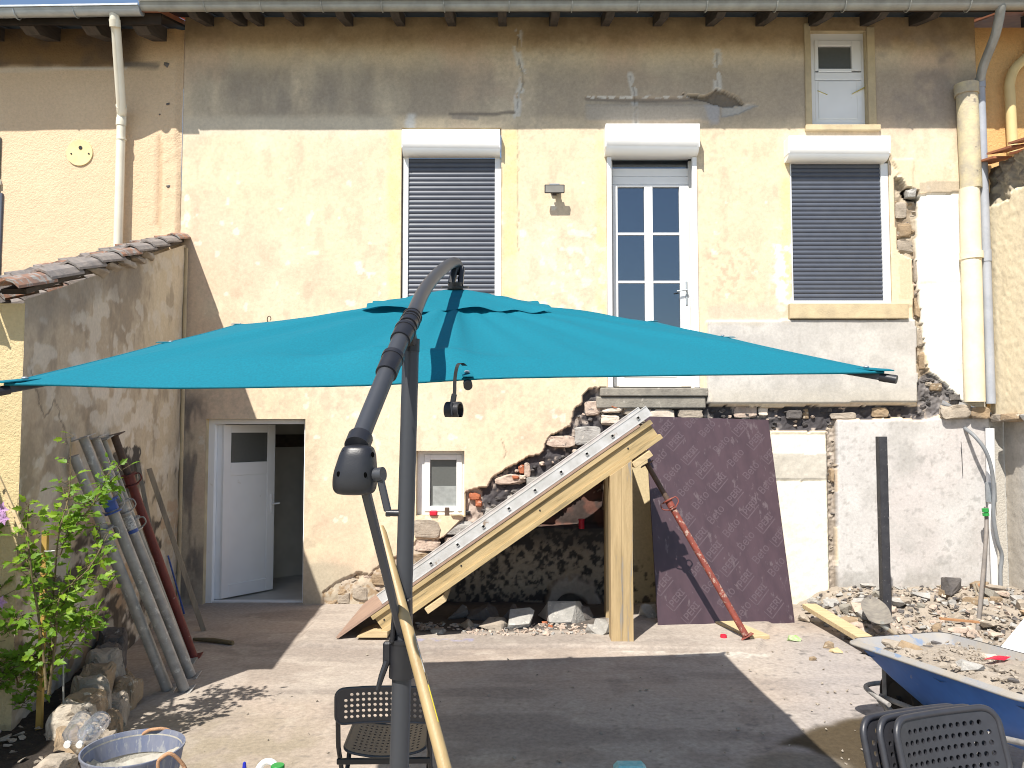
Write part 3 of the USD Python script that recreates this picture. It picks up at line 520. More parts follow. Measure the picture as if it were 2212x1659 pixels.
# sills
x0, z0, x1, z1 = WR(1702, 657, 1956, 690); obj('window_sill', bx(x0, WALL - .075, z0, x1, WALL + .13, z1, .008), M['reveal'], house, label='thick yellowed stone sill under the right shuttered window')
x0, z0, x1, z1 = WR(1738, 272, 1899, 284); obj('window_sill', bx(x0, WALL - .05, z0, x1, WALL + .1, z1, .006), M['reveal'], house)
x0, z0, x1, z1 = WR(860, 690, 1092, 720); obj('window_sill', bx(x0, WALL - .07, z0, x1, WALL + .13, z1, .008), M['reveal'], house)
x0, z0, x1, z1 = WR(1296, 838, 1528, 856); obj('door_step', bx(x0, WALL - .05, z0, x1, WALL + .15, z1, .01), M['concrete_old'], house)
x0, z0, x1, z1 = WR(1288, 857, 1524, 882); obj('door_step', bx(x0, WALL - .025, z0, x1, WALL + .1, z1, .012), M['concrete_old'], house)
x0, z0, x1, z1 = WR(1738, 52, 1752, 274); obj('window_surround', bx(x0, WALL - .02, z0, x1 - .003, WALL + .05, z1, .004), M['reveal'], house)
x0, z0, x1, z1 = WR(1873, 60, 1890, 274); obj('window_surround', bx(x0 + .003, WALL - .02, z0, x1, WALL + .05, z1, .004), M['reveal'], house)

# ------------------------------------------------------------------ roller shutters
def shutter(label, uL, uR, vT, vB, v2, Yb, boxout, slats):
    s = sub(house, 'roller_shutter', label)
    x0, z0, x1, z1 = WR(uL, vT, uR, vB, Yb - boxout)
    # box: flat top part, rounded lower front
    a = np.linspace(0, math.pi / 2, 8); h = z1 - z0; R = h * .52; d = boxout + .06
    prof = [(0, z1), (-d, z1)] + [(-d + R - R * math.cos(t), z0 + R - R * math.sin(t)) for t in a] + [(0, z0)]
    V = [(x, Yb + .06 + p[0], p[1]) for x in (x0, x1) for p in prof]; k = len(prof); Fc = []
    for j in range(k):
        A, B = j, (j + 1) % k; Fc += [[A, B, B + k], [A, B + k, A + k]]
    for j in range(1, k - 1): Fc += [[0, j + 1, j], [k, k + j, k + j + 1]]
    obj('shutter_box', trimesh.Trimesh(V, Fc, process=False), M['pvc'], s, smooth=25)
    for x in (x0 - .004, x1 - .008): obj('box_end_cap', bx(x, Yb - boxout + .01, z0 + .06, x + .012, Yb + .05, z1 - .005, .004), M['pvc'], s)
    return s, x0, z0, x1, z1
def shutter_fill(s, gl, gr, gx0, gx1, ztop, zbot, n, Yc):
    obj('guide_rail', bx(gx0, Yc - .028, zbot - .01, gl, Yc + .03, ztop, .004), M['pvc'], s); obj('guide_rail', bx(gr, Yc - .028, zbot - .01, gx1, Yc + .03, ztop, .004), M['pvc'], s)
    h = (ztop - zbot - .03) / n
    for i in range(n):
        z = ztop - (i + 1) * h; a = np.linspace(-1, 1, 7)
        prof = [(-.009 * (1 - t * t), z + h * .5 + t * h * .46) for t in a]
        V = [(x, Yc + p[0], p[1]) for x in (gl - .004, gr + .004) for p in prof] + [(x, Yc + .006, q) for x in (gl - .004, gr + .004) for q in (z + h * .04, z + h * .96)]
        Fc = []
        for j in range(6): Fc += [[j, j + 7, j + 8], [j, j + 8, j + 1]]
        Fc += [[14, 16, 7], [14, 7, 0], [6, 13, 17], [6, 17, 15]]
        obj('slat', trimesh.Trimesh(V, Fc, process=False), M['shutter'], s, smooth=40)
    obj('slat_backing', bx(gl - .002, Yc + .008, zbot, gr + .002, Yc + .014, ztop), M['shutter'], s)
    obj('bottom_bar', bx(gl, Yc - .012, zbot, gr, Yc + .012, zbot + .03, .003), M['shutter'], s)
s1, bx0, bz0, bx1, bz1 = shutter('left closed dark grey roller shutter with white box', 868, 1080, 279, 330, 690, WALL, .11, 1)
zs = P(970, 700, WALL)[2]
shutter_fill(s1, P(882, 500, 8.56)[0], P(1069, 500, 8.56)[0], OPEN['W1'][0] + .012, OPEN['W1'][2] - .004, bz0 + .002, zs + .06, 34, WALL + .07)
s2, bx0, bz0, bx1, bz1 = shutter('right closed dark grey roller shutter with white box', 1705, 1924, 293, 342, 655, WALL, .16, 1)
shutter_fill(s2, P(1710, 500, 8.5)[0] + .01, P(1906, 500, 8.5)[0], OPEN['W2'][0] + .004, OPEN['W2'][2] - .004, bz0 + .002, OPEN['W2'][1] + .04, 31, WALL + .03)
obj('bottom_rail', bx(OPEN['W2'][0] + .004, WALL + .0, OPEN['W2'][1] + .002, OPEN['W2'][2] - .004, WALL + .06, OPEN['W2'][1] + .038, .003), M['pvc'], s2)
s3, bx0, bz0, bx1, bz1 = shutter('rolled up shutter box over the glazed door', 1309, 1512, 267, 328, 838, WALL, .17, 1)
DX0, DZ0, DX1, DZ1 = OPEN['D']; dbox = bz0
obj('guide_rail', bx(DX0 + .004, WALL - .02, DZ0 + .004, DX0 + .055, WALL + .03, dbox - .002, .004), M['pvc'], s3); obj('guide_rail', bx(DX1 - .055, WALL - .02, DZ0 + .004, DX1 - .004, WALL + .03, dbox - .002, .004), M['pvc'], s3)

# ------------------------------------------------------------------ glazed door
door = sub(house, 'glazed_door', 'white french door with six panes and a fanlight')
Yd = WALL + .12
def wz(vv, Y=Yd): return P(1400, vv, Y)[2]
def wxx(uu, Y=Yd): return P(uu, 600, Y)[0]
fx0, fx1 = DX0 + .055, DX1 - .055
obj('door_frame', [bx(DX0 + .02, Yd, DZ0 + .004, wxx(1324), Yd + .06, dbox), bx(wxx(1490), Yd, DZ0 + .004, DX1 - .02, Yd + .06, dbox), bx(wxx(1324), Yd, wz(335), wxx(1490), Yd + .06, dbox + .02)], M['pvc'], door)
obj('transom', [bx(wxx(1324), Yd - .006, wz(398), wxx(1490), Yd + .06, wz(382), .004), bx(wxx(1324), Yd - .002, wz(381), wxx(1490), Yd + .06, wz(364), .004)], M['pvc'], door)
obj('vent_grille', bx(wxx(1392), Yd - .012, wz(336), wxx(1416), Yd, wz(330), .002), M['pvc'], door)
obj('fanlight_pane', bx(wxx(1324), Yd + .03, wz(364), wxx(1490), Yd + .036, wz(337)), M['pane'], door)
leafs = []
lfz0, lfz1 = DZ0 + .02, wz(399)
xs = [wxx(1324), wxx(1335), wxx(1393), wxx(1411), wxx(1469), wxx(1490)]
leafs += [bx(xs[0], Yd - .012, lfz0, xs[1], Yd + .05, lfz1, .004), bx(xs[2], Yd - .012, wz(712), xs[3], Yd + .05, wz(404), .004), bx(xs[4], Yd - .012, lfz0, xs[5], Yd + .05, lfz1, .004), bx(xs[1], Yd - .011, wz(404), xs[4], Yd + .05, lfz1 - .001)]
obj('leaf', leafs, M['pvc'], door)
obj('lower_panel', [bx(xs[1], Yd - .010, lfz0, xs[4], Yd + .05, wz(712)), bx(xs[1] + .05, Yd - .018, lfz0 + .1, xs[4] - .05, Yd, wz(735), .006)], M['pvc'], door)
for a, b in ((1, 2), (3, 4)):
    for p, q in ((404, 503), (507, 606), (612, 712)): obj('pane', bx(xs[a], Yd + .02, wz(q), xs[b], Yd + .026, wz(p)), M['pane'], door)
    for p in (505, 609): obj('glazing_bar', bx(xs[a], Yd + .004, wz(p + 2.5), xs[b], Yd + .034, wz(p - 2.5), .002), M['pvc'], door)
hx = wxx(1482); obj('handle', [bx(hx - .012, Yd - .022, wz(660), hx + .012, Yd - .012, wz(608), .004), cyl((hx, Yd - .06, wz(628)), (hx, Yd - .015, wz(628)), .009), tube([(hx, Yd - .058, wz(628)), (hx - .05, Yd - .06, wz(629)), (hx - .115, Yd - .058, wz(631))], .0085, 8)], M['zinc'], door)
obj('dark_backing', bx(xs[0], Yd + .25, lfz0, xs[5], Yd + .26, dbox), M['dark_room'], door)  # added dark board behind the panes, standing in for the unlit room
# small upper window
w3 = sub(house, 'attic_window', 'small white window with a blind lower panel under the eaves')
a, b, c, d = OPEN['W3']; Yw = WALL + .07; mz = lambda q: P(1810, q, Yw)[2]; mx = lambda q: P(q, 170, Yw)[0]
obj('window_frame', [bx(a + .002, Yw, b + .002, mx(1760), Yw + .06, d - .002), bx(mx(1861), Yw, b + .002, c - .002, Yw + .06, d - .002), bx(mx(1760), Yw, mz(88), mx(1861), Yw + .06, d - .002), bx(mx(1760), Yw, b + .002, mx(1861), Yw + .06, mz(262))], M['pvc'], w3)
obj('sash', [bx(mx(1760), Yw - .01, mz(153), mx(1768), Yw + .05, mz(88), .004), bx(mx(1840), Yw - .01, mz(153), mx(1861), Yw + .05, mz(88), .004), bx(mx(1768), Yw - .0095, mz(100), mx(1840), Yw + .05, mz(88), .004), bx(mx(1768), Yw - .0095, mz(156), mx(1840), Yw + .05, mz(149), .004)], M['pvc'], w3)
obj('pane', bx(mx(1768), Yw + .02, mz(149), mx(1840), Yw + .026, mz(100)), M['frosted'], w3)
obj('panel', [bx(mx(1760), Yw - .004, mz(262), mx(1861), Yw + .05, mz(174), .003), bx(mx(1766), Yw - .012, mz(258), mx(1850), Yw, mz(176), .006), bx(mx(1760), Yw - .008, mz(173), mx(1861), Yw + .05, mz(157), .003)], M['pvc'], w3)
M['tape'] = mat('masking_tape', (.55, .48, .14), None, 9, .7)
obj('tape_strip', [beam((mx(1838), Yw - .016, mz(205)), (mx(1866), Yw - .016, mz(190)), .002, .035, (0, -1, .2)), beam((mx(1764), Yw - .016, mz(197)), (mx(1785), Yw - .016, mz(206)), .002, .012, (0, -1, .2))], M['tape'], w3)
# low window beside the stair line
sw = sub(house, 'cellar_window', 'small white cellar window with rubble on its sill')
a, b, c, d = OPEN['S']; Ys = WALL + .1; mz = lambda q: P(950, q, Ys)[2]; mx = lambda q: P(q, 1040, Ys)[0]
obj('window_frame', [bx(a + .002, Ys, b + .002, mx(917), Ys + .06, d - .002), bx(mx(998), Ys, b + .002, c - .002, Ys + .06, d - .002), bx(mx(917), Ys, mz(982), mx(998), Ys + .06, d - .002), bx(mx(917), Ys, b + .002, mx(998), Ys + .06, mz(1104))], M['pvc'], sw)
obj('sash', [bx(mx(917), Ys - .014, mz(1104), mx(929), Ys + .05, mz(982), .004), bx(mx(986), Ys - .014, mz(1104), mx(998), Ys + .05, mz(982), .004), bx(mx(929), Ys - .0135, mz(993), mx(986), Ys + .05, mz(982), .004), bx(mx(929), Ys - .0135, mz(1104), mx(986), Ys + .05, mz(1093), .004)], M['pvc'], sw)
obj('pane', bx(mx(929), Ys + .02, mz(1093), mx(986), Ys + .026, mz(993)), M['frosted'], sw)
obj('pane_panel', bx(mx(935), Ys + .012, mz(1093), mx(985), Ys + .017, mz(1050)), mat('grey_film', (.30, .32, .31), None, 20, .4), sw)
# ------------------------------------------------------------------ cellar doorway with its open door
cd = sub(house, 'cellar_door', 'white cellar door standing open into a dim passage')
a, b, c, d = OPEN['B']; b = 0.0; Yc = WALL + .1
def cz_(q, Y=Yc): return P(550, q, Y)[2]
obj('door_frame', [bx(a + .002, Yc - .02, .0, P(462, 1100, Yc)[0], Yc + .06, d - .002), bx(P(462, 1100, Yc)[0], Yc - .02, cz_(916), c - .03, Yc + .06, d - .002), bx(c - .03, Yc - .02, .0, c - .002, Yc + .06, d - .002), bx(P(462, 1100, Yc)[0], Yc, .0, c - .03, Yc + .05, .02)], M['pvc'], cd)
hx0 = P(475, 1100, Yc)[0]; obj('door_rebate', bx(P(462, 1100, Yc)[0] - .002, Yc + .062, .022, hx0 + .012, Yc + .10, d - .03, .003), M['pvc'], cd); hd = np.array([hx0, Yc + .05, .03]); ang = math.radians(52); dw = .66
dirn = np.array([math.cos(ang), math.sin(ang), 0]); up = np.array([0, 0, 1.0])
def leafbox(s0, s1, za, zb, t0=-.022, t1=.022, bev=.004):
    m = bx(s0, t0, za, s1, t1, zb, bev); m.apply_transform(axes(hd, dirn, (-math.sin(ang), math.cos(ang), 0))); return m
H = d - .09
obj('leaf', [leafbox(0, .09, 0, H), leafbox(dw - .1, dw, 0, H), leafbox(.09, dw - .1, 0, .14), leafbox(.09, dw - .1, H - .09, H), leafbox(.09, dw - .1, H - .56, H - .42)], M['pvc'], cd)
obj('panel', leafbox(.09, dw - .1, .14, H - .56, -.012, .012), M['pvc'], cd)
obj('pane', leafbox(.09, dw - .1, H - .42, H - .09, -.006, .006, 0), M['frosted'], cd)
hp = hd + dirn * (dw - .05) + np.array([0, 0, .98]); nn = np.array([math.sin(ang), -math.cos(ang), 0])
obj('handle', [beam(hp + nn * .03 + up * -.11, hp + nn * .03 + up * .11, .008, .035, nn, .003), tube([hp + nn * .03, hp + nn * .075, hp + nn * .075 + dirn * .08], .009, 8)], M['pvc'], cd)
R = 3.4; ra, rc = a - .03, c + .25
obj('passage', [bx(ra - .05, Yc + .09, -.03, ra, Yc + R, d + .1), bx(rc, Yc + .09, -.03, rc + .05, Yc + R, d + .1), bx(ra, Yc + R, -.03, rc, Yc + R + .05, d + .1), bx(ra, Yc + .09, d, rc, Yc + R, d + .1), bx(ra, Yc + .06, -.08, rc, Yc + R, .012)], M['cellar'], cd)
pw = P(600, 935, 9.8); 
obj('inner_wall', hull([(x + o, y, z) for (x, y) in ((ra + .02, Yc + 1.0), (rc, Yc + 2.3)) for o in (0, .05) for z in (0.0, d)]), M['cellar'], cd)
obj('beam', beam((ra + .35, Yc + 1.28, d - .26), (rc - .1, Yc + 2.15, d - .26), .03, .16), M['wood_old'], cd)

# ------------------------------------------------------------------ pipes on the right of the house
def pipe(name, pts, r, m, label=None, collars=(), parent=house, bands=()):
    p = obj(name, tube(pts, r, 18), m, parent, smooth=40, label=label)
    for q0, q1 in collars: obj('pipe_socket', cyl(q0, q1, (r if np.ndim(r) == 0 else r[0]) * 1.13, 18), m, p, smooth=40)
    return p
Yp = WALL - .12
gp = curve([P(2163, -8, 7.84), P(2161, 22, 7.86), P(2150, 75, 8.02), P(2125, 140, 8.26), P(2117, 172, 8.36)], 30)
pipe('downpipe', gp, .047, M['zinc_old'], 'old zinc swan neck of the right downpipe')
low = [P(2117, 168, Yp), P(2128, 480, Yp), P(2141, 872, Yp)]
pipe('downpipe', low, .046, M['grey_pipe'], 'grey plastic downpipe at the right end of the house', [(P(2130, 540, Yp), P(2131, 565, Yp)), (P(2117, 168, Yp), P(2118, 190, Yp))])
Yq = WALL - .1
pipe('vent_pipe', [P(2088, 190, Yq), P(2098, 408, Yq)], .108, M['fat_pipe'], 'weathered fat cement pipe stub', [(P(2087.5, 183, Yq), P(2088, 206, Yq))])
pipe('vent_pipe', [P(2094, 408, Yq), P(2098, 566, Yq), P(2106, 868, Yq)], .102, M['paint_pipe'], 'painted cream waste pipe below the cement stub', [(P(2098, 545, Yq), P(2099, 560, Yq))])

# ------------------------------------------------------------------ neighbouring house on the left
lh = thing('neighbour_house', 'apricot roughcast neighbouring house on the left with zinc gutter', 'house', (-5.5, WALL, 0))
lx = np.arange(-8.6, -3.6, .03); lz = np.arange(0, 6.3, .03); X, Z = np.meshgrid(lx, lz); u, v = proj(X, np.full_like(X, WALL - .03), Z)
C = np.ones(X.shape + (3,)) * (.64, .48, .32); D = (nz(X, Z, 22, 131, 3) - .5) * .006 + (nz(X, Z, 2, 132) - .5) * .015
mixc(C, sm(nz(X, Z, 1.5, 133, 5), .45, .65) * .5, (.68, .52, .35)); ju = (nz(X, Z, 2, 134) - .5) * 60
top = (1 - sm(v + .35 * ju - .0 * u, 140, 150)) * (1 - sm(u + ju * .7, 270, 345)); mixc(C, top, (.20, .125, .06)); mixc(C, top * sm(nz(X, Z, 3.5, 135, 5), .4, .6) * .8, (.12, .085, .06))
k = (1 - sm(v, 60, 145)) * sm(u, 280, 340); mixc(C, k * .8, (.47, .27, .10)); mixc(C, line_mask([(0, 152), (270, 149)], u, v, 4) * .6, (.6, .55, .48))
mixc(C, line_mask([(275, 141), (338, 143)], u, v + ju * .05, 9) * .7, (.13, .12, .11))
for pts in ([(343, 300), (340, 380), (337, 490)], [(352, 310), (349, 400), (347, 505)]): k = line_mask(pts, u + ju * .05, v, 3.5); D += k * .015; mixc(C, k * .5, (.4, .27, .16))
k = sm(u, 383, 386.5); D += k * .03
e = np.clip((ju * 0 + 1) * ((u > 345) & (u < 384)), 0, 1); D += e * (nz(X, Z, 16, 136, 4) - .5) * .02
obj('front_wall', (np.stack([X, WALL - .035 + D, Z], -1).reshape(-1, 3), grid_faces(*X.shape)), M['roughcast'], lh, smooth=True, col=C.reshape(-1, 3))
for q, (uu, vv, s) in enumerate([(362, 140, 11), (363, 225, 5), (364, 403, 5), (345, 248, 3)]): obj('wall_stub', rock(300 + q, P(uu, vv, WALL - .03), s * .007, .05, s * .007), M['stone_dark'], lh)
pc = P(172, 330, WALL - .045); obj('round_cover_plate', cyl(pc + [0, .02, 0], pc + [0, -.005, 0], .142, 40), mat('plate_paint', (.74, .60, .32), None, 6, .8), lh, smooth=30)
for du, dv, r in ((2, -11, .02), (-18, 2, .009), (20, 2, .009)): q = P(172 + du, 330 + dv, WALL - .05); obj('plate_hole', cyl(q, q + [0, -.006, 0], r, 12), M['black_matte'], lh)
gzl = P(0, 41, GY)[2] + .07; gzr = P(305, 32, GY)[2] + .07
lg = obj('gutter', gutter(-8.6, P(306, 20, GY)[0], gzl - (gzr - gzl) * .7, gzr, GY), M['zinc'], lh, smooth=35)
for uu in (38, 165): q = P(uu, 25, GY); obj('gutter_bracket', tube([(q[0], GY + .074 * math.cos(t), gzl + (gzr - gzl) * uu / 305 - .074 * math.sin(t)) for t in np.linspace(.1, math.pi, 12)], .006, 5), M['zinc'], lg)
def roof_zl(y): return 6.14 + (y - 7.86) * RS
obj('roof', hull([(x, y, roof_zl(y) + d) for x in (-8.6, -3.63) for y in (7.86, 14) for d in (0, .05)]), M['tile_red'], lh)
obj('soffit', hull([(x, y, roof_zl(y) - d) for x in (-8.6, -3.63) for y in (7.94, 8.66) for d in (.004, .03)]), M['soffit'], lh)
obj('fascia', bx(-8.6, 7.935, roof_zl(7.93) - .12, -3.63, 7.955, roof_zl(7.93) - .001), M['soffit'], lh)
obj('side_wall', [bx(-8.6, 8.6, 0, -8.5, 14, 6.1), bx(-8.6, 13.9, 0, -3.7, 14, 6.1)], M['reveal'], lh)
for uu in (-40, 85, 215, 322):
    x = P(uu, 60, 8.2)[0]; pts = []
    for dx in (-.075, .075):
        for (y, dz) in ((7.98, .035), (7.98, .13), (8.1, .20), (8.62, .20), (8.62, .035)): pts.append((x + dx, y, roof_zl(y) - dz))
    obj('rafter', hull(pts), M['wood_old'], lh)
Yl = WALL - .13
dp = curve([P(246, 24, 7.86), P(248, 48, 7.88), P(251, 70, 7.95), P(262, 228, 8.3), P(263, 244, Yl), P(262, 262, Yl)], 40)
pipe('downpipe', dp, .048, M['cream_pipe'], None, [(P(247.5, 42, 7.875), P(249, 58, 7.90)), (P(262, 228, 8.3), P(263, 240, Yl))], lh)
pipe('downpipe', [P(262, 258, Yl), P(258, 420, Yl), P(253, 600, Yl)], .046, M['cream_pipe'], None, [(P(262, 300, Yl), P(262, 303, Yl)), (P(262, 256, Yl), P(261.5, 272, Yl))], lh)
lw = sub(lh, 'window', 'white window at the left edge of the photo')
for (a, b, c, d_, m_) in ((-60, 300, 6, 420, 'frosted'), (-60, 420, 9, 600, 'shutter')): q = WR(a, b, c, d_); obj('window_panel', bx(q[0], WALL - .06, q[1], q[2], WALL - .02, q[3], .004), M[m_], lw)
q = WR(-60, 390, 7, 402); obj('window_frame', bx(q[0], WALL - .08, q[1], q[2], WALL - .02, q[3], .004), M['pvc'], lw)

# ------------------------------------------------------------------ lean-to on the left, shaded side wall and tiled roof
ann = thing('lean_to', 'stained grey lean-to with clay tile roof jutting out at the left', 'building', (-3.2, 6.5, 0))
A0, A1 = np.array([-2.86, 4.6]), np.array([-3.56, WALL - .0]); zA0, zA1 = P(52, 648, 4.6)[2], P(392, 528, WALL)[2]
n1, n2_ = 300, 260; S, T = np.meshgrid(np.linspace(0, 1, n1), np.linspace(0, 1, n2_)); Ls = np.linalg.norm(A1 - A0)
ztop = zA0 + (zA1 - zA0) * S; Zs = T * ztop; Xs = A0[0] + (A1[0] - A0[0]) * S; Ysd = A0[1] + (A1[1] - A0[1]) * S
su = S * Ls; nrm = np.array([A1[1] - A0[1], -(A1[0] - A0[0])]) / Ls
C = np.ones(S.shape + (3,)) * (.43, .365, .275); q_ = lambda s, sd, o=5, a=1.0, b=1.0: nz(su * a, Zs * b, s, sd, o)
mixc(C, sm(q_(1.6, 141, 6, .4, .8), .42, .58) * .6, (.35, .275, .195)); mixc(C, sm(q_(3.2, 142, 6, .5, .4) + .5 * (q_(20, 158, 4, .4, .5) - .5), .47, .64) * .7, (.245, .20, .15))
mixc(C, sm(q_(2.4, 143, 6, .45, .55) + .55 * (q_(17, 157, 4, .4, .6) - .5), .53, .62) * .75, (.58, .535, .46)); mixc(C, sm(S + (q_(2, 144) - .5) * .5, .55, .75) * (.4 + .4 * sm(Zs, 1.6, 3)), (.55, .475, .35))
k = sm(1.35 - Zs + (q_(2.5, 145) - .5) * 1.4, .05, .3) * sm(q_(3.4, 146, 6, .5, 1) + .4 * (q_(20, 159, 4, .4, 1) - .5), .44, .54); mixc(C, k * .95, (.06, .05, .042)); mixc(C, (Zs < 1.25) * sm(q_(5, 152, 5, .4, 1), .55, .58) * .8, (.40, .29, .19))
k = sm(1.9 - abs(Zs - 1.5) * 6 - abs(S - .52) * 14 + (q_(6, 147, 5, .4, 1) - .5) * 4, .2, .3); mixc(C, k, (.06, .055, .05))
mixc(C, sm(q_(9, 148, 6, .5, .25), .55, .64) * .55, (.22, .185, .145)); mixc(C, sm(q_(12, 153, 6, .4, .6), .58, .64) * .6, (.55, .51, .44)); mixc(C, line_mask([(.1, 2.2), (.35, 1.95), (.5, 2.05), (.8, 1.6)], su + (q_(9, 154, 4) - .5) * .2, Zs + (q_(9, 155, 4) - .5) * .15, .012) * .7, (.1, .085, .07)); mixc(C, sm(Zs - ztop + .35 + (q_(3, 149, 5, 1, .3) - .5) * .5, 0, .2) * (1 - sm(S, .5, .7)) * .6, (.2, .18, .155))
Dn = (q_(3, 150) - .5) * .03 + (q_(18, 151, 3) - .5) * .008
obj('side_wall', (np.stack([Xs + nrm[0] * Dn, Ysd + nrm[1] * Dn, Zs], -1).reshape(-1, 3), grid_faces(n2_, n1)), M['plaster'], ann, smooth=True, col=C.reshape(-1, 3), label='shaded streaky grey side wall')
fx = np.linspace(-7, A0[0], 160); fz = np.linspace(0, zA0 - .02, 110); X, Z = np.meshgrid(fx, fz); C = np.ones(X.shape + (3,)) * (.62, .50, .28); mixc(C, sm(nz(X, Z, 2, 161), .45, .6) * .5, (.56, .45, .26))
obj('front_wall', (np.stack([X, A0[1] + (nz(X, Z, 24, 162, 3) - .5) * .008, Z], -1).reshape(-1, 3), grid_faces(*X.shape)), M['roughcast'], ann, smooth=True, col=C.reshape(-1, 3))
# roof: interlocking clay tiles, each one a piece
rt = sub(ann, 'tile_roof')
e0 = np.array([A0[0] + .08, A0[1] - .18, zA0 + .0]); e1 = np.array([A1[0] + .06, A1[1] - .02, zA1 + .05])
run = e1 - e0; rows = 9; side = np.array([-1.0, 0.0, 0.0]); rl = np.linalg.norm(run); rd = run / rl
nup = np.cross(side, rd); nup = nup / np.linalg.norm(nup) * (1 if np.cross(side, rd)[2] > 0 else -1)
def clay_tile(o, wv, lv, n_, seed):
    rg = random.Random(seed); prof = [(0, .0), (.03, .032), (.075, .05), (.12, .034), (.145, .006), (.19, .0), (.235, .006), (.26, .02)]
    V = []
    for t in (0, 1):
        for s_, h_ in prof: V.append(o + wv * s_ + lv * t * (rl / rows * 1.18) + n_ * (h_ + .03 * (1 - t) + rg.uniform(-.004, .004)))
    k = len(prof); V += [p - n_ * .016 for p in V]; Fc = []
    for j in range(k - 1): Fc += [[j, j + k, j + k + 1], [j, j + k + 1, j + 1], [j + 2 * k, j + 2 * k + 1, j + 3 * k + 1], [j + 2 * k, j + 3 * k + 1, j + 3 * k], [j, j + 1, j + 1 + 2 * k], [j, j + 1 + 2 * k, j + 2 * k], [j + k, j + 3 * k, j + 3 * k + 1], [j + k, j + 3 * k + 1, j + k + 1]]
    Fc += [[0, 2 * k, 3 * k], [0, 3 * k, k], [k - 1, 2 * k - 1, 4 * k - 1], [k - 1, 4 * k - 1, 3 * k - 1]]
    return trimesh.Trimesh(V, Fc, process=False)
for r in range(rows):
    for c_ in range(9):
        o = e0 + run * (r / rows) + side * (c_ * .25 - .0) + nup * .02 - np.array([0, 0, max(0, c_ - .7) * .16])
        obj('tile', clay_tile(o, side, rd, nup, r * 31 + c_), M['tile_grey' if (r * 7 + c_ * 3) % 4 else 'tile'], rt)
obj('roof_board', hull([e0 + side * s_ + rd * t + nup * d_ for s_ in (.07, .22) for t in (.25, rl) for d_ in (-.03, .0)]), M['wood_old'], ann)
obj('verge_mortar', [rock(330 + i, e0 + run * (.34 + .075 * i) - nup * .03 + np.array([-.05, 0, 0]), .1, .34, .06, rot=0.1) for i in range(5)], M['stone_tan'], ann)
obj('corner_pipe', tube([(A1[0] + .03, A1[1] - .05, .0), (A1[0] + .03, A1[1] - .05, zA1 - .05)], .02, 10), M['reveal'], ann, smooth=True)

obj('garden_wall', bx(-3.42, 1.2, 0, -3.22, 4.58, 2.27, .02), M['reveal'], label='plastered garden wall running towards the viewer beside the planting bed', cat='wall')

# ------------------------------------------------------------------ neighbour on the right
rh = thing('neighbour_house', 'orange neighbouring house at the top right with a cream side extension', 'house', (6.2, WALL, 0))
X, Z = np.meshgrid(np.linspace(5.12, 8.2, 100), np.linspace(0, 6.3, 200)); C = np.ones(X.shape + (3,)) * (.68, .43, .19); mixc(C, sm(nz(X, Z, 2, 171), .4, .6) * .5, (.62, .36, .14)); u, v = proj(X, np.full_like(X, WALL), Z); mixc(C, (1 - sm(v, 30, 110)) * .6, (.5, .24, .06)); mixc(C, (Z < 2.05) * 1.0, (.46, .43, .38))
obj('front_wall', (np.stack([X, WALL + .0 + (nz(X, Z, 24, 172, 3) - .5) * .006, Z], -1).reshape(-1, 3), grid_faces(*X.shape)), M['roughcast'], rh, smooth=True, col=C.reshape(-1, 3))
obj('roof', hull([(x, y, roof_z(y) + d) for x in (5.37, 8.4) for y in (7.85, 14) for d in (-.03, .05)]), M['tile_red'], rh)
for i in range(3): obj('rafter', hull([(5.75 + .62 * i + dx, y, roof_z(y) - .035 - d) for dx in (-.05, .05) for y in (8.0, 8.6) for d in (0, .13)]), M['wood_old'], rh)
obj('side_wall', [bx(5.14, 8.6, 0, 5.24, 14, 6.3), bx(8.1, 8.6, 0, 8.2, 14, 6.3)], M['reveal'], rh)
Yr = WALL - .09; pipe('downpipe', curve([P(2240, 85, Yr), P(2222, 118, Yr), P(2192, 148, Yr), P(2181, 180, Yr), P(2182, 210, Yr), P(2188, 330, Yr)], 30), .052, mat('cream_downpipe', (.66, .52, .25), (.6, .46, .22), 5, .6), None, (), rh)
# side extension: wall running towards the camera
xs_ = 5.16
Yv, Zv = np.meshgrid(np.linspace(5.5, WALL - .01, 200), np.linspace(1.99, 4.7, 180)); u, v = proj(np.full_like(Yv, xs_), Yv, Zv)
C = np.ones(Yv.shape + (3,)) * (.72, .62, .44); D = (nz(Yv, Zv, 20, 181, 4) - .5) * .012; j = (nz(Yv, Zv, 6, 182, 5) - .5)
mixc(C, sm(nz(Yv, Zv, 14, 184, 5), .6, .68) * .4, (.5, .42, .3))
k = sm(Zv + j * .35 - (4.26 + (WALL - Yv) * .15), -.03, .03); D -= k * (.05 + (nz(Yv, Zv, 13, 183, 4) - .5) * .16); mixc(C, k, (.33, .285, .21)); mixc(C, k * sm(nz(Yv, Zv, 9, 185, 5), .45, .58), (.19, .165, .135))
obj('extension_wall', (np.stack([xs_ - D, Yv, Zv], -1).reshape(-1, 3)[:, :], grid_faces(*Yv.shape)[:, ::-1]), M['plaster'], rh, smooth=True, col=C.reshape(-1, 3), label='cream side wall topped by rough stone under red tiles')
Yv, Zv = np.meshgrid(np.linspace(5.5, WALL - .01, 160), np.linspace(-.03, 2.02, 150)); C = np.ones(Yv.shape + (3,)) * (.50, .475, .44); mixc(C, sm(nz(Yv, Zv, 3, 186, 5), .45, .62) * .6, (.46, .44, .41)); mixc(C, sm(nz(Yv, Zv, 9, 187, 5), .6, .68) * .6, (.36, .34, .31)); mixc(C, sm(Yv, 8.15, 8.3) * .6, (.42, .37, .30))
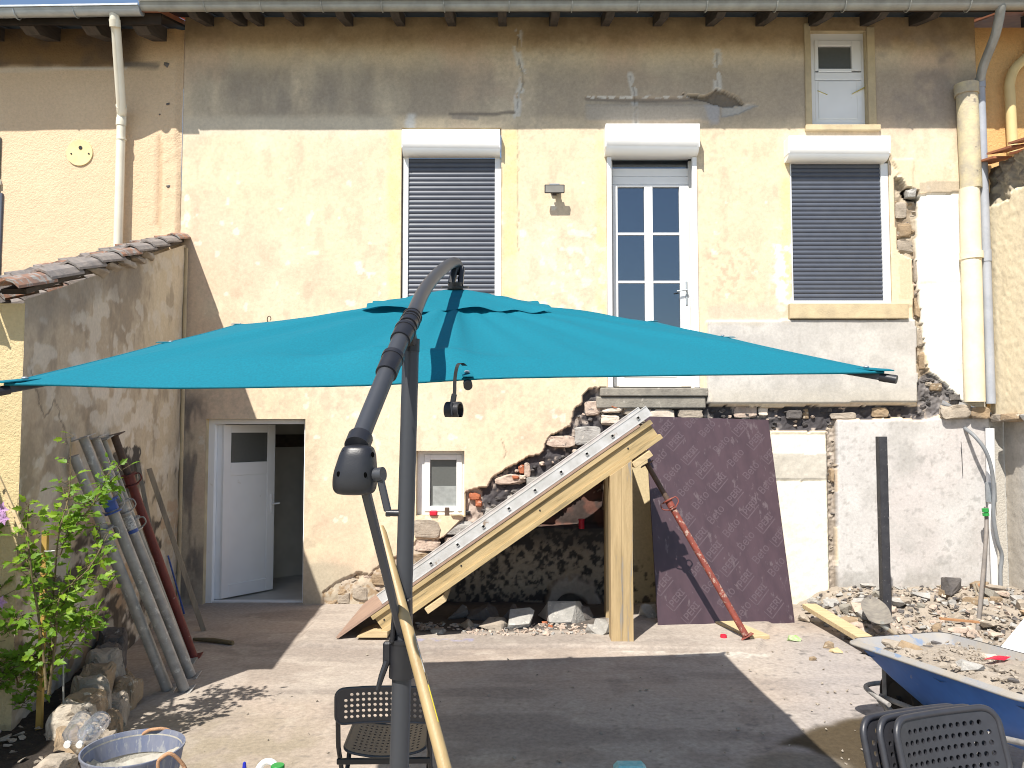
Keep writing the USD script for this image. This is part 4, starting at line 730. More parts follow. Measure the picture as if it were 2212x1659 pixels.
obj('extension_base', (np.stack([xs_ + .13 + (nz(Yv, Zv, 8, 188) - .5) * .02, Yv, Zv], -1).reshape(-1, 3), grid_faces(*Yv.shape)[:, ::-1]), M['plaster'], rh, smooth=True, col=C.reshape(-1, 3))
for i in range(9): obj('ledge_stone', rock(350 + i, (xs_ + .06 - .03 * (i % 2), WALL - .12 - i * .27, 1.985), .22, .33, .10, rot=.1 * (i % 3), n=22, box=.5), M[('stone_tan', 'stone_brown', 'concrete')[i % 3]], rh)
for i in range(5):
    for s_ in range(2):
        o = np.array([xs_ - .1 + s_ * .24, 7.86 - i * .36, 4.70 - i * .02 - s_ * .0 + .02]); obj('verge_tile', hull([o + [dx, dy, dz + dy * .16 + dx * .12] for dx in (0, .22) for dy in (0, .40) for dz in (0, .022)]), M['tile_red'], rh)
obj('verge_tile', hull([np.array([xs_ - .12, 8.12, 4.70]) + [dx, dy, dz + dy * .16] for dx in (0, .2) for dy in (0, .36) for dz in (0, .022)]), M['tile_red'], rh)

# ------------------------------------------------------------------ parasol
ps = thing('parasol', 'teal square cantilever parasol on a dark grey pole with crank arm', 'parasol', (-.28, 2.1, 0))
cC, yaw, pit, rol, W2 = np.array([-.256, 3.577, 2.281]), .099, .1915, -.02, 2.578 / 2
def Rm(ax, t):
    c, s = math.cos(t), math.sin(t)
    return np.array({'z': [[c, -s, 0], [s, c, 0], [0, 0, 1]], 'x': [[1, 0, 0], [0, c, -s], [0, s, c]], 'y': [[c, 0, s], [0, 1, 0], [-s, 0, c]]}[ax])
RC = Rm('z', yaw) @ Rm('x', pit) @ Rm('y', rol); HP = .215
def CL(x, y, z): return cC + (RC @ np.stack([np.asarray(x) * W2, np.asarray(y) * W2, np.asarray(z)], 0).reshape(3, -1)).T
def canopy_h(s, t):
    r = np.maximum(abs(s), abs(t)); th = np.arctan2(t, s)
    fr = np.abs(((th / (math.pi / 4)) % 1) - .5) * 2          # 1 on a rib, 0 half way between
    sag = -.010 * (1 - fr ** 2) * np.sin(math.pi * np.clip(r, 0, 1)) - .001 * (1 - fr ** 2) * r ** 3
    h = HP * (1 - r) + sag + .007 * np.exp(-((1 - fr) / .10) ** 2) * np.sin(math.pi * np.clip(r, 0, 1))
    w = (meshkit.noise(np.stack([s * 4, t * 4, np.zeros_like(s)], -1), 5) - .5) * .014 + (meshkit.noise(np.stack([th * 5, r * 1.4, np.zeros_like(s)], -1), 9) - .5) * .028 + (meshkit.noise(np.stack([th * 13, r * .8, np.zeros_like(s)], -1), 13) - .5) * .026
    return h + w * np.sin(math.pi * np.clip(r, 0, 1)) ** .8
n = 150; s, t = np.meshgrid(np.linspace(-1, 1, n), np.linspace(-1, 1, n))
h = canopy_h(s, t)
fold = np.exp(-((s + .45) / .40) ** 4) * sm(-t, .86, 1.0); h = h - fold * .018
fold2 = np.exp(-((s + .20) / .26) ** 2) * np.exp(-((t + .83 + .05 * np.abs(s + .2)) / .055) ** 2); h = h + fold2 * .034
bow = 1 - .008 * (1 - (np.abs(((np.arctan2(t, s) / (math.pi / 4)) % 1) - .5) * 2) ** 2) * np.maximum(abs(s), abs(t)) ** 4
obj('canopy', (CL((s * bow).ravel(), (t * bow).ravel(), h.ravel()), grid_faces(n, n)), M['teal'], ps, smooth=True)
hem = np.array([(x, -1) for x in np.linspace(-1, 1, 90)] + [(1, y) for y in np.linspace(-1, 1, 90)] + [(x, 1) for x in np.linspace(1, -1, 90)] + [(-1, y) for y in np.linspace(1, -1, 90)])
def canopy_pt(s, t, dz=0):
    s, t = np.asarray(s, float), np.asarray(t, float); b = 1 - .008 * (1 - (np.abs(((np.arctan2(t, s) / (math.pi / 4)) % 1) - .5) * 2) ** 2) * np.maximum(abs(s), abs(t)) ** 4
    f = np.exp(-((s + .45) / .40) ** 4) * sm(-t, .86, 1.0)
    return CL(s * b, t * b, canopy_h(s, t) - f * .018 + dz)
obj('hem', tube(canopy_pt(hem[:, 0], hem[:, 1], -.002), .0045, 6), M['teal'], ps, smooth=True)
n = 70; s, t = np.meshgrid(np.linspace(-1, 1, n), np.linspace(-1, 1, n)); r = np.maximum(abs(s), abs(t)); th = np.arctan2(t, s); vs = .30
hv = HP + .023 - .080 * r ** 1.1 + .010 * np.sin(th * 8) * r ** 3 + (meshkit.noise(np.stack([s * 5, t * 5, 0 * s], -1), 21) - .5) * .018 * r
obj('vent', (CL((s * vs).ravel(), (t * vs).ravel(), hv.ravel()), grid_faces(n, n)), M['teal'], ps, smooth=True)
TIPS = [(-1, -1), (0, -1), (1, -1), (1, 0), (1, 1), (0, 1), (-1, 1), (-1, 0)]
for a, b in TIPS:
    q = [CL(k * a, k * b, HP * (1 - k) - .055 + .037 * k)[0] for k in (.06, .5, 1.0)]; e = CL(1.022 * a, 1.022 * b, -.022)[0]
    rb = obj('rib', [beam(q[0], q[2], .018, .022, (0, 0, 1), .003)], M['anthracite'], ps)
    obj('end_cap', cyl(CL(.995 * a, .995 * b, -.018)[0], e, .0135, 12), M['black_plastic'], rb, smooth=30)
    ctr = CL(.972 * a, .972 * b, float(canopy_h(np.array(.972 * a), np.array(.972 * b))) + .004)[0]; obj('rivet', trimesh.creation.icosphere(2, .009).apply_transform(np.diag([1, 1, .5, 1])).apply_translation(ctr), M['zinc'], rb, smooth=True)
    obj('corner_patch', hull([CL(k * a + dx, k * b + dy, 0.004 + dz)[0] for k in (.955, 1.005) for dx in (-.012, .012) for dy in (-.012, .012) for dz in (0, .003)]), M['teal'], rb)
top = CL(0, 0, HP + .05)[0]; hubp = P(990, 577, 3.56)
obj('hub', [cyl(CL(0, 0, HP - .12)[0], CL(0, 0, HP + .03)[0], .035, 20), cyl(CL(0, 0, HP + .022)[0], CL(0, 0, HP + .032)[0], .062, 24), cyl(CL(0, 0, HP + .03)[0], CL(0, 0, HP + .05)[0], .03, 20)], M['black_plastic'], ps, smooth=30)
hb = CL(0, 0, HP + .035)[0]
obj('arm_bracket', [beam(hb + [-.02, 0, 0], hubp + [-.012, -.01, 0], .03, .05, (0, 1, 0), .006), beam(hb + [.022, .01, 0], hubp + [.016, .01, .0], .024, .045, (0, 1, 0), .006)], M['black_plastic'], ps)
# arm: one plane, from the crank housing over the pole to the hub
pole_x, pole_y = -.281, 2.12
ah = P(772, 962, 1.72); aj = P(862, 742, 2.02)
arm_pts = curve([ah, P(803, 884, 1.82), aj, P(889, 688, 2.16), P(914, 632, 2.55), P(940, 597, 2.95), P(966, 574, 3.35), P(984, 568, 3.54), hubp + [.004, .02, -.02]], 64)
rads = np.interp(np.linspace(0, 1, len(arm_pts)), [0, .25, .36, 1], [.0205, .0225, .0215, .026])
obj('arm', tube(arm_pts, rads, 20), M['anthracite'], ps, smooth=40)
def arm_at(vv):
    pv = [proj(*p)[1] for p in arm_pts]; i = int(np.argmin(np.abs(np.array(pv[:52]) - vv))); i = min(max(i, 1), len(arm_pts) - 2); return arm_pts[i], (arm_pts[i + 1] - arm_pts[i - 1]) / np.linalg.norm(arm_pts[i + 1] - arm_pts[i - 1]), rads[i]
for vv, L in ((793, .035), (722, .028), (703, .02), (690, .012)):
    p, d, r_ = arm_at(vv); obj('arm_collar', [cyl(p - d * L, p + d * L, r_ * 1.22, 20), cyl(p + d * L * .7, p + d * L * 1.1, r_ * 1.30, 20)], M['black_plastic'], ps, smooth=30)
# pole
pt_, pb = P(887, 760, pole_y), np.array([P(864, 1600, pole_y)[0], pole_y, .04])
zz0 = P(864, 1600, pole_y)
pdir = (pt_ - zz0) / np.linalg.norm(pt_ - zz0); pb = pt_ - pdir * (pt_[2] / pdir[2] - .02)
psl = P(858, 1445, pole_y); psl = pt_ - pdir * ((pt_[2] - psl[2]) / pdir[2])
obj('pole', tube([psl, pt_], .0225, 22), M['anthracite'], ps, smooth=40)
obj('lower_pole', tube([pb, psl], .0255, 22), M['anthracite'], ps, smooth=40)
pj = pt_ + pdir * .05
obj('pole_head', [cyl(pt_ - pdir * .0, pt_ + pdir * .035, .024, 20), beam(pt_ + pdir * .02, arm_at(708)[0] + [0, .0, -.0], .036, .05, (0, 1, 0), .008)], M['black_plastic'], ps, smooth=30)
obj('pole_collar', [cyl(psl - pdir * .02, psl + pdir * .075, .034, 22), cyl(psl + pdir * .07, psl + pdir * .08, .036, 22)], M['black_plastic'], ps, smooth=30)
for sx in (-.024, .020): obj('brace_fork', beam(psl + pdir * .075 + [sx, -.008, 0], psl + pdir * .19 + [sx * .8, -.012, 0], .011, .055, (0, 1, 0), .004), M['black_plastic'], ps)
kb = psl + np.array([-.037, -.01, .055]); obj('lock_lever', [beam(kb + [0, 0, .02], kb + [0, 0, -.04], .022, .024, (0, 1, 0), .005), tube([kb + [0, -.008, -.03], kb + [-.012, -.016, -.065], kb + [-.022, -.02, -.10]], [.009, .008, .006], 8)], M['black_plastic'], ps, smooth=30)
br0, br1 = P(788, 1052, 1.74), psl + pdir * .10 + np.array([-.004, -.015, 0])
obj('brace', beam(br0, br1, .019, .024, (0, 1, 0), .004), M['anthracite'], ps)
# crank housing
hc = P(769, 1016, 1.71); px = 1.71 / F; V = []; NU, NV = 40, 40
prof_v = np.array([-56, -52, -40, -20, 5, 28, 42, 50, 53]); prof_w = np.array([0, 27, 36, 41, 45, 46, 43, 33, 0]); prof_u = np.array([4, 4, 4, 2, -1, -2, -2, -1, -1])
vv_ = curve(np.column_stack([prof_v, prof_w, prof_u]), 48)
for dv, w_, du in vv_:
    for a_ in np.linspace(0, 2 * np.pi, NU, endpoint=False):
        sx_, sy_ = math.cos(a_), math.sin(a_); V.append(hc + [(du + max(w_, 0) * np.sign(sx_) * abs(sx_) ** .72) * px, max(w_, 0) * px * .95 * np.sign(sy_) * abs(sy_) ** .72, -dv * px])
Fc = []
for i in range(len(vv_) - 1):
    for k in range(NU): A, B = i * NU + k, i * NU + (k + 1) % NU; Fc += [[A, A + NU, B + NU], [A, B + NU, B]]
hs = obj('crank_housing', (np.array(V), np.array(Fc)), M['black_plastic'], ps, smooth=True)
for du, dv in ((-38, 8), (20, 10), (-26, -38), (36, -34)):
    q = P(769 + du, 1016 + dv, 1.671 if dv > 0 else 1.684); obj('screw_hole', trimesh.creation.icosphere(2, .0055).apply_transform(np.diag([.7, .22, 1.1, 1])).apply_translation(q), M['hole_black'], hs)
obj('housing_neck', cyl(arm_at(968)[0] - arm_at(968)[1] * .02, arm_at(968)[0] + arm_at(968)[1] * .012, .028, 20), M['black_plastic'], hs, smooth=30)
c0 = P(812, 1027, 1.70); c1 = P(828, 1024, 1.69)
ck = obj('crank_handle', [cyl(c0 - [.01, 0, 0], c1, .0155, 18), beam(P(822, 1036, 1.69), P(838, 1105, 1.69), .009, .016, (1, 0, 0), .003)], M['anthracite'], ps, smooth=30)
obj('knob', [tube([P(834, 1108, 1.69), P(848, 1108, 1.69), P(862, 1108, 1.69)], [.0065, .0072, .0075], 12), beam(P(833, 1111, 1.69), P(845, 1111, 1.69), .009, .012, (0, 1, 0), .002)], M['black_plastic'], ck, smooth=30)
# tie strap hanging from the near rib, with its double pole clip
st0 = canopy_pt(np.array([0.01]), np.array([-1.0]))[0]
sp = [P(1004, 790, 2.33), P(996, 784, 2.30), P(988, 790, 2.28), P(983, 815, 2.28), P(982, 845, 2.28), P(981, 866, 2.28)]
sv = curve(sp, 30); V = []
for i, p in enumerate(sv): w_ = .008 - .003 * min(1, i / 12); V += [p + [-w_, 0, 0], p + [w_, 0, 0]]
V = np.array(V); Fc = [];
for i in range(len(sv) - 1): A = 2 * i; Fc += [[A, A + 1, A + 3], [A, A + 3, A + 2]]
V2 = np.vstack([V, V + [0, .003, .0]]); o = len(V); Fc += [[c + o, b + o, a + o] for a, b, c in Fc]
strap = obj('tie_strap', (V2, Fc), M['black_matte'], ps)
cc = P(980, 886, 2.28)
ca = np.array([.94, -.34, 0]); cs = np.array([.34, .94, 0]); V, Fc = [], []
for e_ in (-.021, .021):
    for rr_ in (.0245, .0195):
        for t in np.linspace(-.35 * math.pi, 1.35 * math.pi, 30): V.append(cc + ca * e_ + rr_ * (cs * math.cos(t) + np.array([0, 0, 1]) * max(math.sin(t), -.82)))
for j in range(29):
    for A, B in ((0, 60), (90, 30), (30, 0), (60, 90)): Fc += [[A + j, A + j + 1, B + j + 1], [A + j, B + j + 1, B + j]]
obj('pole_clip', trimesh.Trimesh(V, Fc, process=False), M['black_plastic'], strap)
obj('clip_body', [beam(cc + [-.004, -.022, -.018], cc + [-.004, -.018, .022], .007, .012, (0, 1, 0), .002), beam(cc + [-.003, 0, .020], cc + [.002, 0, .048], .016, .008, (0, 1, 0), .003)], M['black_plastic'], strap)

# ------------------------------------------------------------------ ash handle leaning against the parasol pole
b0 = G(975, 1800, .45); t0, t1 = P(822, 1138, 2.16), P(965, 1675, 1.86)
d_ = (t1 - t0) / np.linalg.norm(t1 - t0); t2 = t0 + d_ * 1.62
hd_ = thing('tool_handle', 'yellow wooden tool handle leaning against the parasol pole', 'tool handle', t2)
obj('shaft', tube([t0, t0 + d_ * .02, t0 + d_ * .3, t0 + d_ * 1.0, t2], [.009, .0125, .0150, .0165, .0165], 16), M['stick'], hd_, smooth=40)
for (a, b, m_) in ((.30, .40, 'gold_card'), (.40, .43, 'black_matte'), (.43, .52, 'yellow_label')):
    k = [t0 + d_ * q + np.array([.0105, -.0085, .0]) * (1 + .25 * q) for q in (a, b)]; obj('label_sticker', beam(k[0], k[1], .010, .004, (-.6, .8, 0), .001), M[m_], hd_)

# ------------------------------------------------------------------ folding chairs with perforated plastic
def perforated(w, h, rows, cols, r, mx_, my_, corner, t, bend, top_skip=1, waist=0.0):
    p = shapely.box(-w / 2 + corner, corner, w / 2 - corner, h - corner).buffer(corner, quad_segs=8)
    if waist: p = p.difference(shapely.affinity.scale(Point(0, 0).buffer(1, 24), w * .36, waist))
    holes = []
    for i in range(rows):
        z = my_ + (h - 2 * my_) * i / (rows - 1) + (waist * .5 * (1 - i / (rows - 1)))
        for j in range(cols):
            x = -w / 2 + mx_ + (w - 2 * mx_) * j / (cols - 1)
            if i == rows - 1 and (j < top_skip or j >= cols - top_skip): continue
            holes.append(Point(x, z).buffer(r, quad_segs=3))
    p = p.difference(shapely.union_all(holes))
    g = shapely.box(-w, -1, w, 2)
    parts = []
    nb = 14
    for i in range(nb):                       # cut in strips so that the sheet can bend
        c = p.intersection(shapely.box(-w / 2 + w * i / nb, -1, -w / 2 + w * (i + 1) / nb, 2))
        for q in getattr(c, 'geoms', [c]):
            if q.geom_type == 'Polygon' and q.area > 1e-7: parts.append(trimesh.creation.extrude_polygon(q, t, engine='earcut'))
    m = trimesh.util.concatenate(parts); v = np.array(m.vertices)
    v[:, 2] += bend * ((v[:, 0] / (w / 2)) ** 2); m.vertices = v; return m      # local: x across, y up, z thickness
def rim(w, h, corner, r, bend, closed=True):
    p = shapely.box(-w / 2 + corner, corner, w / 2 - corner, h - corner).buffer(corner, quad_segs=8).exterior
    q = np.array(p.coords)[::-1]; q = np.column_stack([q, np.zeros(len(q))]); q[:, 2] += bend * (q[:, 0] / (w / 2)) ** 2
    dense = np.array([np.array(p.interpolate(tt, normalized=True).coords[0]) for tt in np.linspace(0, 1, 90)]); dense = np.column_stack([dense, bend * (dense[:, 0] / (w / 2)) ** 2 + .004])
    return tube(dense, r, 8)
def chair_open(name, label, o, rz):
    c = thing(name, label, 'chair', o); T0 = trimesh.transformations.rotation_matrix(rz, [0, 0, 1]); T0[:3, 3] = o
    def put(m, T=np.eye(4)): m = m.copy(); m.apply_transform(T0 @ T); return m
    back = axes((0, -.03, .612), (1, 0, 0), (0, -.06, 1)); W_ = .405
    obj('backrest', [put(perforated(W_, .152, 5, 14, .0075, .042, .028, .035, .007, .025, 1), back), put(rim(W_, .152, .035, .006, .025), back)], M['chair'], c)
    seat = axes((0, .0, .445), (1, 0, 0), (0, 1, .05)); obj('seat', [put(perforated(.36, .33, 10, 13, .0062, .04, .04, .04, .006, .03, 1), seat), put(rim(.36, .33, .04, .006, .03), seat)], M['chair'], c)
    for sx in (-1, 1):
        x = sx * (W_ / 2 - .006)
        obj('leg', put(tube([(x, -.05, .70), (x, -.02, .5), (x, .30, .005)], .0105, 10)), M['chair_rod'], c, smooth=True); obj('leg', put(tube([(x * .93, .24, .46), (x * .93, .08, .30), (x * .93, -.17, .005)], .0105, 10)), M['chair_rod'], c, smooth=True)
    obj('crossbar', put(beam((-W_ / 2, -.02, .44), (W_ / 2, -.02, .44), .015, .025, (0, 0, 1), .003)), M['chair_rod'], c); obj('crossbar', put(cyl((-W_ / 2, .20, .17), (W_ / 2, .20, .17), .008, 8)), M['chair_rod'], c)
    return c
cb = P(829, 1515, 3.5)
chair_open('folding_chair', 'open black perforated folding chair directly behind the parasol pole', np.array([cb[0], 3.53, 0.0]), .03)
def chair_folded(name, label, o, rz, lean, group):
    c = thing(name, label, 'chair', o, group); T0 = trimesh.transformations.rotation_matrix(rz, [0, 0, 1]) @ trimesh.transformations.rotation_matrix(-lean, [1, 0, 0]); T0[:3, 3] = o
    def put(m, T=np.eye(4)): m = m.copy(); m.apply_transform(T0 @ T); return m
    W_ = .40; back = axes((0, 0, .82), (1, 0, 0), (0, 0, 1))
    obj('backrest', [put(perforated(W_, .215, 5, 14, .0078, .040, .040, .05, .008, .032, 1, .028), back)], M['chair'], c)
    obj('rim', put(rim(W_ - .004, .215, .05, .0105, .032), back), M['chair'], c, smooth=True)
    obj('seat', [put(perforated(.36, .33, 9, 12, .0065, .04, .04, .04, .008, .02, 1), axes((0, .035, .42), (1, 0, 0), (0, 0, 1)))], M['chair'], c)
    for sx in (-1, 1):
        x = sx * (W_ / 2 - .008)
        obj('leg', put(tube([(x, -.028, .85), (x, -.01, .5), (x, .0, .0)], .0105, 10)), M['chair_rod'], c, smooth=True); obj('leg', put(tube([(x * .9, .03, .55), (x * .9, .035, .3), (x * .9, .035, .0)], .0105, 10)), M['chair_rod'], c, smooth=True)
    obj('crossbar', put(cyl((-W_ / 2, .03, .2), (W_ / 2, .03, .2), .008, 8)), M['chair_rod'], c)
CH0 = P(2022, 1539, 2.5) - np.array([-.083, .255, 1.0]); CH0[2] = max(CH0[2], .0); stepv = np.array([-.040, .022, -.006])
for i, l_ in enumerate(('nearest of three stacked dark grey perforated folding chairs in front of the wheelbarrow', 'middle of three stacked dark grey folding chairs in front of the wheelbarrow', 'furthest left of three stacked dark grey folding chairs')):
    chair_folded('folding_chair', l_, CH0 + stepv * i, math.radians(18), math.radians(15), 'folded chairs stacked together')

# ------------------------------------------------------------------ stair formwork: sheet, beams, ladder, posts
YN, YF = 7.02, 7.96
def N3(u, v, Y=YN): return P(u, v, Y)
lowp, hip = N3(728, 1381), N3(1383, 921); sd = (hip - lowp) / np.linalg.norm(hip - lowp); sn = np.array([-sd[2], 0, sd[0]]); Yv_ = np.array([0, 1.0, 0])
def along(t, off=0, Y=YN): return lowp + sd * t + sn * off + np.array([0, Y - YN, 0])
LS = np.linalg.norm(hip - lowp)
obj('plywood_sheet', hull([along(t, o, Y) for t, o in ((.012, .0), (LS, .0), (LS, .021), (.0, .021)) for Y in (YN, WALL - .1)]), M['ply'], label='reddish brown plywood sheet sloping up as a ramp under the ladder', cat='plywood')
bt0 = (N3(801, 1333) - lowp) @ sd; bt1 = (N3(1420, 928) - lowp) @ sd
def h20(Y, label):
    t = thing('formwork_beam', label, 'beam', along(bt0, 0, Y)); y0, y1 = Y, Y + .08
    def prism(a, b, o0, o1, ya, yb, skew0=0, skew1=0): return hull([along(tt, oo, yy) for tt, oo in ((a + skew0 * 0, o0), (b, o0), (b, o1), (a, o1)) for yy in (ya, yb)])
    obj('top_flange', prism(bt0, bt1, -.044, -.003, y0, y1), M['timber_x'], t); obj('web', prism(bt0 + .015, bt1 - .02, -.160, -.043, y0 + .026, y0 + .054), M['timber_x'], t)
    obj('bottom_flange', prism(bt0 + .005, bt1 + .0, -.200, -.159, y0, y1), M['timber_x'], t)
    for tt in (.075, 1.45 + .3, LS - .55, .9): 
        q = along(bt0 + tt, -.1, y0 + .02); obj('bolt_hole', cyl(q, q + [0, .012, 0], .008, 10), M['black_matte'], t)
    return t
h20(YN + .005, 'yellow timber formwork beam on the near edge of the ramp'); h20(YF - .09, 'yellow timber formwork beam on the far edge of the ramp')
for (uu, vv, l_) in ((941, 1306, 'lower'), (1387, 992, 'upper')):
    q = N3(uu, vv); T = axes(q, sd, sn); m = bx(-.098, -.028, -.96, .098, .028, .02, .003); m.apply_transform(T); obj('cross_timber', m, M['timber_new'], label=f'{l_} pale cross timber wedged under the sloping formwork beams', cat='timber')
q = N3(805, 1376); obj('timber_wedge', hull([q + [dx, dy, dz] for dx, dz in ((-.14, 0), (.13, 0), (.13, .05), (.0, .055)) for dy in (-.02, .3)]), M['timber_new'], label='pale wedge board on the slab under the low beam end', cat='wedge')
pA = G(1323, 1392); xl, xr = G(1321, 1392)[0], G(1369, 1392)[0]; zt = P(1345, 1012, 6.97)[2]; xm = (xl + xr) / 2
for a, b, l_ in ((xl, xm - .001, 'left half of the doubled yellow timber post holding up the ramp'), (xm + .001, xr, 'right half of the doubled yellow timber post holding up the ramp')):
    zl, zr = ((along(0)[2] + (a - along(0)[0]) * sd[2] / sd[0]) - .245), ((along(0)[2] + (b - along(0)[0]) * sd[2] / sd[0]) - .245)
    obj('timber_post', hull([(a, 6.975, .022), (b, 6.975, .022), (a, 7.14, .022), (b, 7.14, .022), (a, 6.975, zl), (b, 6.975, zr), (a, 7.14, zl), (b, 7.14, zr)]), M['timber'], label=l_, cat='post')
xl2, xr2 = G(1306, 1334)[0], G(1340, 1334)[0]; zl = along(0)[2] + (xl2 - lowp[0]) * sd[2] / sd[0] - .245
obj('timber_post', bx(xl2, 7.82, .0, xr2, 7.95, zl, .003), M['timber'], label='rear timber post in the shade behind the doubled post', cat='post')
# ladder lying on the sheet
lad = thing('ladder', 'aluminium ladder lying along the sloping plywood sheet', 'ladder', along(1.0, .03))
lt0, lt1 = (N3(872, 1262) - lowp) @ sd - .25, (N3(1405, 890) - lowp) @ sd
rung_t = [(N3(uu, vv) - lowp) @ sd for uu, vv in ((929, 1214), (987, 1174), (1042, 1134), (1097, 1095), (1153, 1055), (1209, 1015), (1265, 976), (1320, 937), (1376, 899))]
rung_t = [rung_t[0] - (rung_t[1] - rung_t[0])] + rung_t; st_ = .026; sw_ = .092
for Y in (YN + .0, YN + .42):
    o = sn * st_ + np.array([0, Y - YN, 0])
    poly = shapely.box(lt0, 0, lt1, sw_).difference(shapely.union_all([shapely.box(t_ - .011, sw_ * .5 - .011, t_ + .011, sw_ * .5 + .011) for t_ in rung_t if t_ > lt0 + .02]))
    T = axes(lowp + o + np.array([0, .025, 0]), sd, sn); stl = obj('stile', [slab(poly, T, .004 + .018), ], M['alu'], lad)
    for yy, hh in ((sw_ - .004, .006), (-.002, .006)): m = bx(lt0, yy, -.004, lt1, yy + hh, .026); m.apply_transform(T); obj('flange', m, M['alu'], stl)
for t_ in rung_t:
    if t_ < lt0 + .02: continue
    p0 = lowp + sd * t_ + sn * (st_ + sw_ * .5) + np.array([0, .012, 0]); poly = shapely.box(-.0135, -.0135, .0135, .0135).difference(shapely.box(-.0105, -.0105, .0105, .0105))
    obj('rung', slab(poly, axes(p0 + [0, .43, 0], sd, sn), .45), M['alu'], lad)
# ------------------------------------------------------------------ PERI panel
pl = thing('shuttering_panel', 'dark purple film faced shuttering panel leaning on the wall, with printed words', 'panel', G(1570, 1350))
c0, c1 = G(1422, 1356), G(1717, 1346); c2, c3 = P(1667, 900, 8.36), P(1389, 905, 8.36)
ox_ = (c1 - c0); Wp = np.linalg.norm(ox_); ox_ /= Wp; oy_ = ((c2 + c3) / 2 - (c0 + c1) / 2); Hp = np.linalg.norm(oy_); oz_ = np.cross(ox_, oy_ / Hp); oy_ = np.cross(oz_, ox_)
Tp = axes(c0, ox_, oy_)
bp = [(0, 0), (Wp, 0), ((c2 - c0) @ ox_, (c2 - c0) @ oy_), ((c3 - c0) @ ox_, (c3 - c0) @ oy_)]
Tb = Tp.copy(); Tb[:3, 3] = c0 - Tp[:3, 2] * .018
obj('board', slab(bp, Tb, .018), M['film'], pl)
def pan(u, v):      # photo pixel -> panel coordinates
    r = ray(u, v); o = np.array([0, 0, EYE]); nrm_ = Tp[:3, 2]; t_ = ((c0 - o) @ nrm_) / (r @ nrm_); q = o + r * t_ - c0; return np.array([q @ Tp[:3, 0], q @ Tp[:3, 1]])
panel_poly = Polygon(bp).buffer(-.03)
peri = meshkit.text_mesh('PERI', .062, .0006, bold=True); beto = meshkit.text_mesh('Beto', .078, .0006)
def crop5(x, y): return 1036.9 + x * .3541, 829.5 + y * .3541
wd = pan(*crop5(1370, 410)) - pan(*crop5(1310, 480)); ang0 = math.atan2(wd[1], wd[0])
def word(m, x, y, under):
    p = pan(*crop5(x, y)); mm = m.copy(); w_ = mm.bounds[1, 0]; mm.apply_translation((-w_ / 2, -.03, 0))
    if under: mm = cat_(mm, bx(-w_ / 2 - .025, -.062, 0, w_ / 2 - .01, -.052, .0006), bx(-w_ / 2 - .025, -.062, 0, -w_ / 2 - .017, .04, .0006))
    mm.apply_transform(trimesh.transformations.rotation_matrix(ang0, [0, 0, 1])); mm.apply_translation((p[0], p[1], .0004))
    for (xa, ya), (xb, yb_) in zip(bp, bp[1:] + bp[:1]):
        if len(mm.faces) == 0: return
        nn_ = np.array([-(yb_ - ya), xb - xa, 0]); mm = trimesh.intersections.slice_mesh_plane(mm, nn_ / np.linalg.norm(nn_), np.array([xa, ya, 0]) + nn_ / np.linalg.norm(nn_) * .004)
    if len(mm.faces) < 4: return
    mm.apply_transform(Tp); obj('printed_word', mm, M['print'], pl)
for x, y in [(1195, 340), (1283, 425), (1370, 510), (1457, 590), (1552, 672), (1645, 750), (1740, 838), (1825, 920), (1590, 255), (1682, 335), (1772, 420), (1258, 835), (1340, 925), (1427, 1010), (1522, 1098), (1614, 1185), (1703, 1270), (1795, 1350), (1118, 1212), (1200, 1305), (1290, 1385), (1130, 265)]: word(peri, x, y, True)
for x, y in [(1388, 275), (1475, 372), (1562, 452), (1655, 530), (1748, 618), (1260, 632), (1347, 712), (1440, 800), (1535, 880), (1625, 960), (1715, 1040), (1810, 1118), (1175, 540), (1330, 1120), (1410, 1215), (1505, 1305), (1602, 1390), (1300, 220), (1090, 460)]: word(beto, x, y, False)

# ------------------------------------------------------------------ steel props
def prop(name, label, foot, top, split, mo, mi, r0=.038, r1=.032, group=None, collar='galv', plates=True, cap=True):
    foot, top = np.asarray(foot, float), np.asarray(top, float); t = thing(name, label, 'prop', foot, group); d = (top - foot) / np.linalg.norm(top - foot); L = np.linalg.norm(top - foot); _, s_, n_ = frame_of(d, (0, 1, 0))
    k = foot + d * L * split
    obj('outer_tube', tube([foot + d * .006, k], r0, 16), mo, t, smooth=40); obj('inner_tube', tube([k - d * .02, top], r1, 16), mi, t, smooth=40)
    if plates:
        T = axes(foot, s_, n_); m = bx(-.062, -.062, 0, .062, .062, .007, .001); m.apply_transform(T); obj('base_plate', m, mo, t)
    if cap: T = axes(top, s_, n_); m = bx(-.062, -.062, -.007, .062, .062, .0, .001); m.apply_transform(T); obj('top_plate', m, mi, t)
    cb_ = obj('collar', [cyl(k - d * .07, k + d * .0, r0 * 1.18, 16), cyl(k - d * .005, k + d * .008, r0 * 1.75, 16), cyl(k - d * .09, k - d * .08, r0 * 1.5, 16)], M[collar] if collar in M else mo, t, smooth=30)
    for sg in (1, -1): a_ = k + s_ * sg * r0 * 1.1; obj('handle', tube(curve([a_ - d * .005, a_ + s_ * sg * .045 - d * .004, a_ + s_ * sg * .05 - d * .05, a_ + s_ * sg * .0 - d * .085], 16), .0055, 8), mo, cb_, smooth=True)
    return t
def aw(s): q = A0 + (A1 - A0) * s; return np.array([q[0], q[1]])       # a point of the lean-to's side wall
def lean(uv_top, uv_foot, off=.05):
    f_ = G(*uv_foot); r = ray(*uv_top); o = np.array([0, 0, EYE]); N_ = np.array([nrm[0], nrm[1], 0]); A = np.array([A0[0], A0[1], 0]) + N_ * off; t_ = ((A - o) @ N_) / (r @ N_); return f_, o + r * t_
